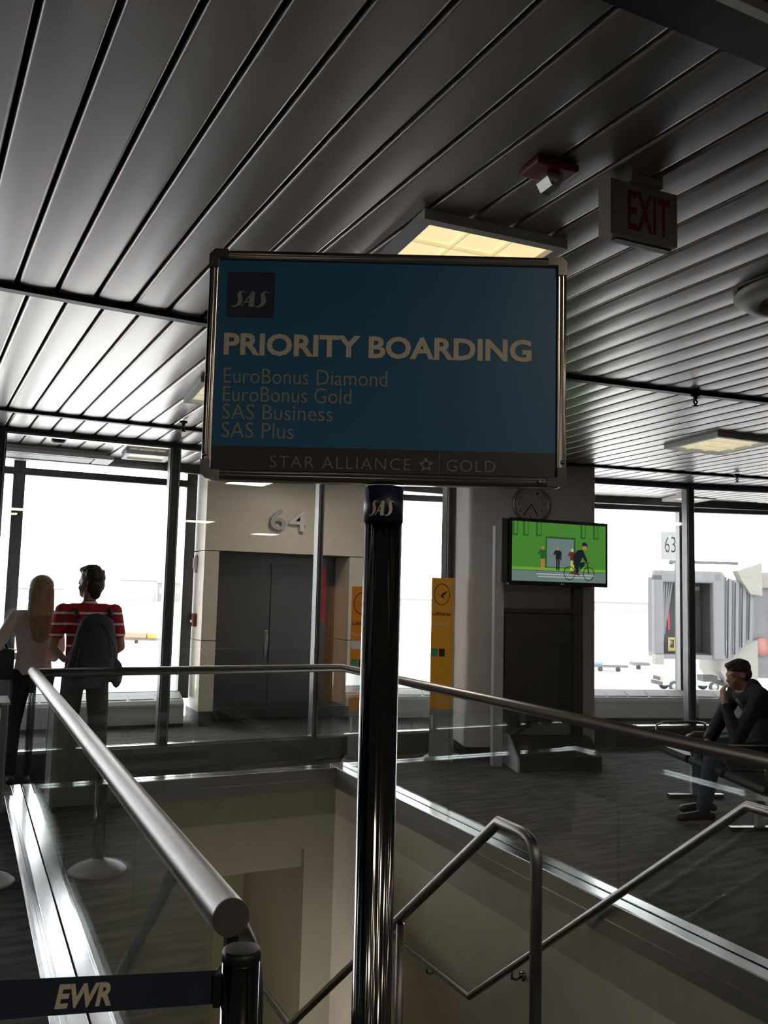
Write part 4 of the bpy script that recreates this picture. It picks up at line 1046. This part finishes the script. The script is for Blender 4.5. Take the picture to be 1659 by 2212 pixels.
MB().prism([(2.5, -.35), (3.8, .35), (3.8, -1.25), (2.75, -1.2), (2.5, -.8)], .5, 2.6).build('cab_skirt', M['jbc'], jb)
MB().bx(3.75, 5.1, .8, 3.2, -1.0, 2.5).bx(5.1, 9.5, .2, 3.4, -1.0, 2.7).build('tunnel_body', M['jbl'], jb)
MB().bx(3.8, 5.2, .6, 1.2, 2.2, 2.75).bx(5.1, 9.0, .5, 1.2, 2.75, 3.2).build('roof_box', M['jbc'], jb)
mb = MB()
for x in (4.55, 4.72, 4.9, 5.0): mb.tube([(x, .6, -2.9), (x, .6, 1.4)], .045, 8)
mb.build('cable_conduit', M['jbl'], jb)
MB().lathe([(.12, 1.45), (.14, 1.5), (.10, 1.55), (.10, 1.9), (.05, 1.95)], c=(4.75, .55, 0), seg=14).build('beacon', M['jbc'], jb)
MB().bar((4.95, .5, 1.75), (5.35, .5, 1.45), .05, .16).build('red_hose', M['extred'], jb)
MB().lathe([(.001, 0), (.33, 0), (.33, .05), (.001, .05)], c=(4.05, .7, -.25+.35), seg=24, axis='Y').build('cable_reel', M['reel'] if 'reel' in M else mat('faded_red_disc', (.20, .08, .07), rough=.6), jb)
MB().lathe([(.001, 0), (.11, 0), (.11, .05), (.001, .05)], c=(.80, .8, .18), seg=16, axis='Y').build('round_lamp', M['jbc'], jb)
MB().bx(.72, 1.0, .75, .8, -.12, .0).bx(.72, 1.0, .75, .8, .28, .36).bx(.72, .79, .75, .8, 0, .3).bx(.93, 1.0, .75, .8, 0, .3).build('control_frame', mat('dull_yellow', (.25, .19, .05), rough=.6), jb)
for x in (3.6, 7.0): MB().bx(x-.15, x+.15, 1.5, 1.9, GZ, -1.0).build('support_leg', M['jbl'], jb)
MB().bar((2.2, 1, -1.05), (3.4, 1, -1.5), .25, .16).bx(1.9, 2.4, .6, 1.2, -1.15, -.95).build('steering_gear', M['jbd'], jb)

# gate 63 mast outside
msp = F0*14+R0*((1474-829.5)/FPX*14)
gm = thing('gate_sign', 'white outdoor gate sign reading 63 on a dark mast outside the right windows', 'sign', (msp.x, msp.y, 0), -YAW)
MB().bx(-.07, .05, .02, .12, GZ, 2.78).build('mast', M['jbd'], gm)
MB().bx(-.32, -.05, .03, .06, 2.32, 2.78).build('sign_board', mat('white_glow_sign_board', (.92, .92, .92), rough=.6, noise=.01, emit=(1, 1, 1), es=.8), gm)  # emission added so the dim board face shows white
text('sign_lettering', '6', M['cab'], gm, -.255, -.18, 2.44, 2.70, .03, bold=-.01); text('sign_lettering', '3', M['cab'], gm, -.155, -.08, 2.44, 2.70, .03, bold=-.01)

# service van
vp = F0*62+R0*((1432-829.5)/FPX*62)
vn = thing('service_van', 'white service van parked on the apron below the jet bridge', 'van', (vp.x, vp.y, GZ), -YAW+R(6))
MB().prism([(0, .45), (0, 1.05), (.12, 1.15), (1.0, 1.30), (1.45, 2.0), (4.6, 2.02), (4.75, 1.9), (4.75, .45)], 0, 1.9).build('van_body', M['vanw'], vn)
MB().prism([(1.08, 1.33), (1.47, 1.9), (1.95, 1.9), (1.95, 1.33)], -.02, 1.92).build('side_window', M['jbd'], vn)
MB().bx(-.08, .02, .05, 1.85, .42, .68).build('front_bumper', M['jbd'], vn)
MB().bx(-.03, .03, .35, 1.55, .76, 1.02).build('radiator_grille', M['jbd'], vn)
MB().bx(-.03, .05, .05, .3, .78, 1.02).build('indicator_lamp', M['amber'], vn)
for x in (.85, 3.85):
    for y in (.02, 1.72):
        w_ = MB().lathe([(.20, 0), (.36, .0), (.38, .04), (.38, .18), (.34, .22), (.2, .2)], c=(x, y-.1, .38), seg=24, axis='Y').build('wheel', M['rubber'], vn)
        MB().lathe([(.001, .0), (.20, .0), (.2, .05)], c=(x, y-.11, .38), seg=20, axis='Y').build('hubcap', M['vanw'], w_)
def cart(px, py, L, label, mats__, d=None):
    p = at(px, py, GZ)
    t = thing('baggage_cart', label, 'cart', p, -YAW, 'baggage carts on the apron')
    MB().bx(0, L, 0, 1.5, .35, .6).build('deck', M['cartdeck'], t)
    for i in range(max(2, int(L/1.6))):
        x = .5+1.6*i
        if x < L: MB().lathe([(.001, 0), (.22, 0), (.22, .15), (.001, .15)], c=(x, .0, .22), seg=14, axis='Y').build('wheel', M['rubber'], t)
    return t
c1 = cart(255, 1389, 4.4, 'low baggage train carrying orange loads, seen past the striped shirt man', None)
MB().bx(.2, 3.2, .2, 1.3, .6, 1.25, bev=.08).build('load', mat('peach_load', (.32, .18, .12), rough=.7), c1)
MB().bx(3.3, 4.2, .2, 1.3, .6, 1.1, bev=.06).build('load', mat('orange_load', (.40, .22, .03), rough=.7), c1)
c2 = cart(1368, 1446, 1.6, 'small baggage cart on the apron left of the jet bridge', None); MB().bx(.05, 1.5, .1, 1.3, .6, .9, bev=.05).build('load', M['bldg'], c2)
c3 = cart(1285, 1450, 3.0, 'low flat cart on the apron right beside the pillar', None); MB().bx(.1, .7, .1, 1.3, .6, .8).build('load', mat('blue_load', (.08, .2, .4), rough=.6), c3)

# distant airport buildings
for (px, wd, ht, dist, lb) in ((70, 26, 5, 420, 'pale distant building on the horizon behind the woman'), (298, 14, 10, 400, 'pale distant tower block left of the partition mullion'), (395, 22, 9, 420, 'pale distant building between mullion and cream pillar'), (1340, 34, 5, 450, 'pale distant hangar on the horizon right of the pillar'), (900, 26, 4, 460, 'pale distant building on the horizon behind the yellow pedestal')):
    p = F0*dist+R0*((px-829.5)/FPX*dist)
    t = thing('distant_building', lb, 'building', (p.x, p.y, GZ), -YAW)
    MB().bx(-wd/2, wd/2, 0, 12, 0, ht).bx(-wd/2-.4, wd/2+.4, -.4, 12.4, ht, ht+.5).build('wall', M['bldg'], t)
    for i in range(int(wd/4)): MB().bx(-wd/2+1+4*i, -wd/2+3.4+4*i, -.15, 0, ht*.45, ht*.75).build('window', M['cab'], t)
    MB().bx(-wd/4, -wd/4+3, 3, 6, ht+.5, ht+2.0).build('roof_plant', M['cab'], t)
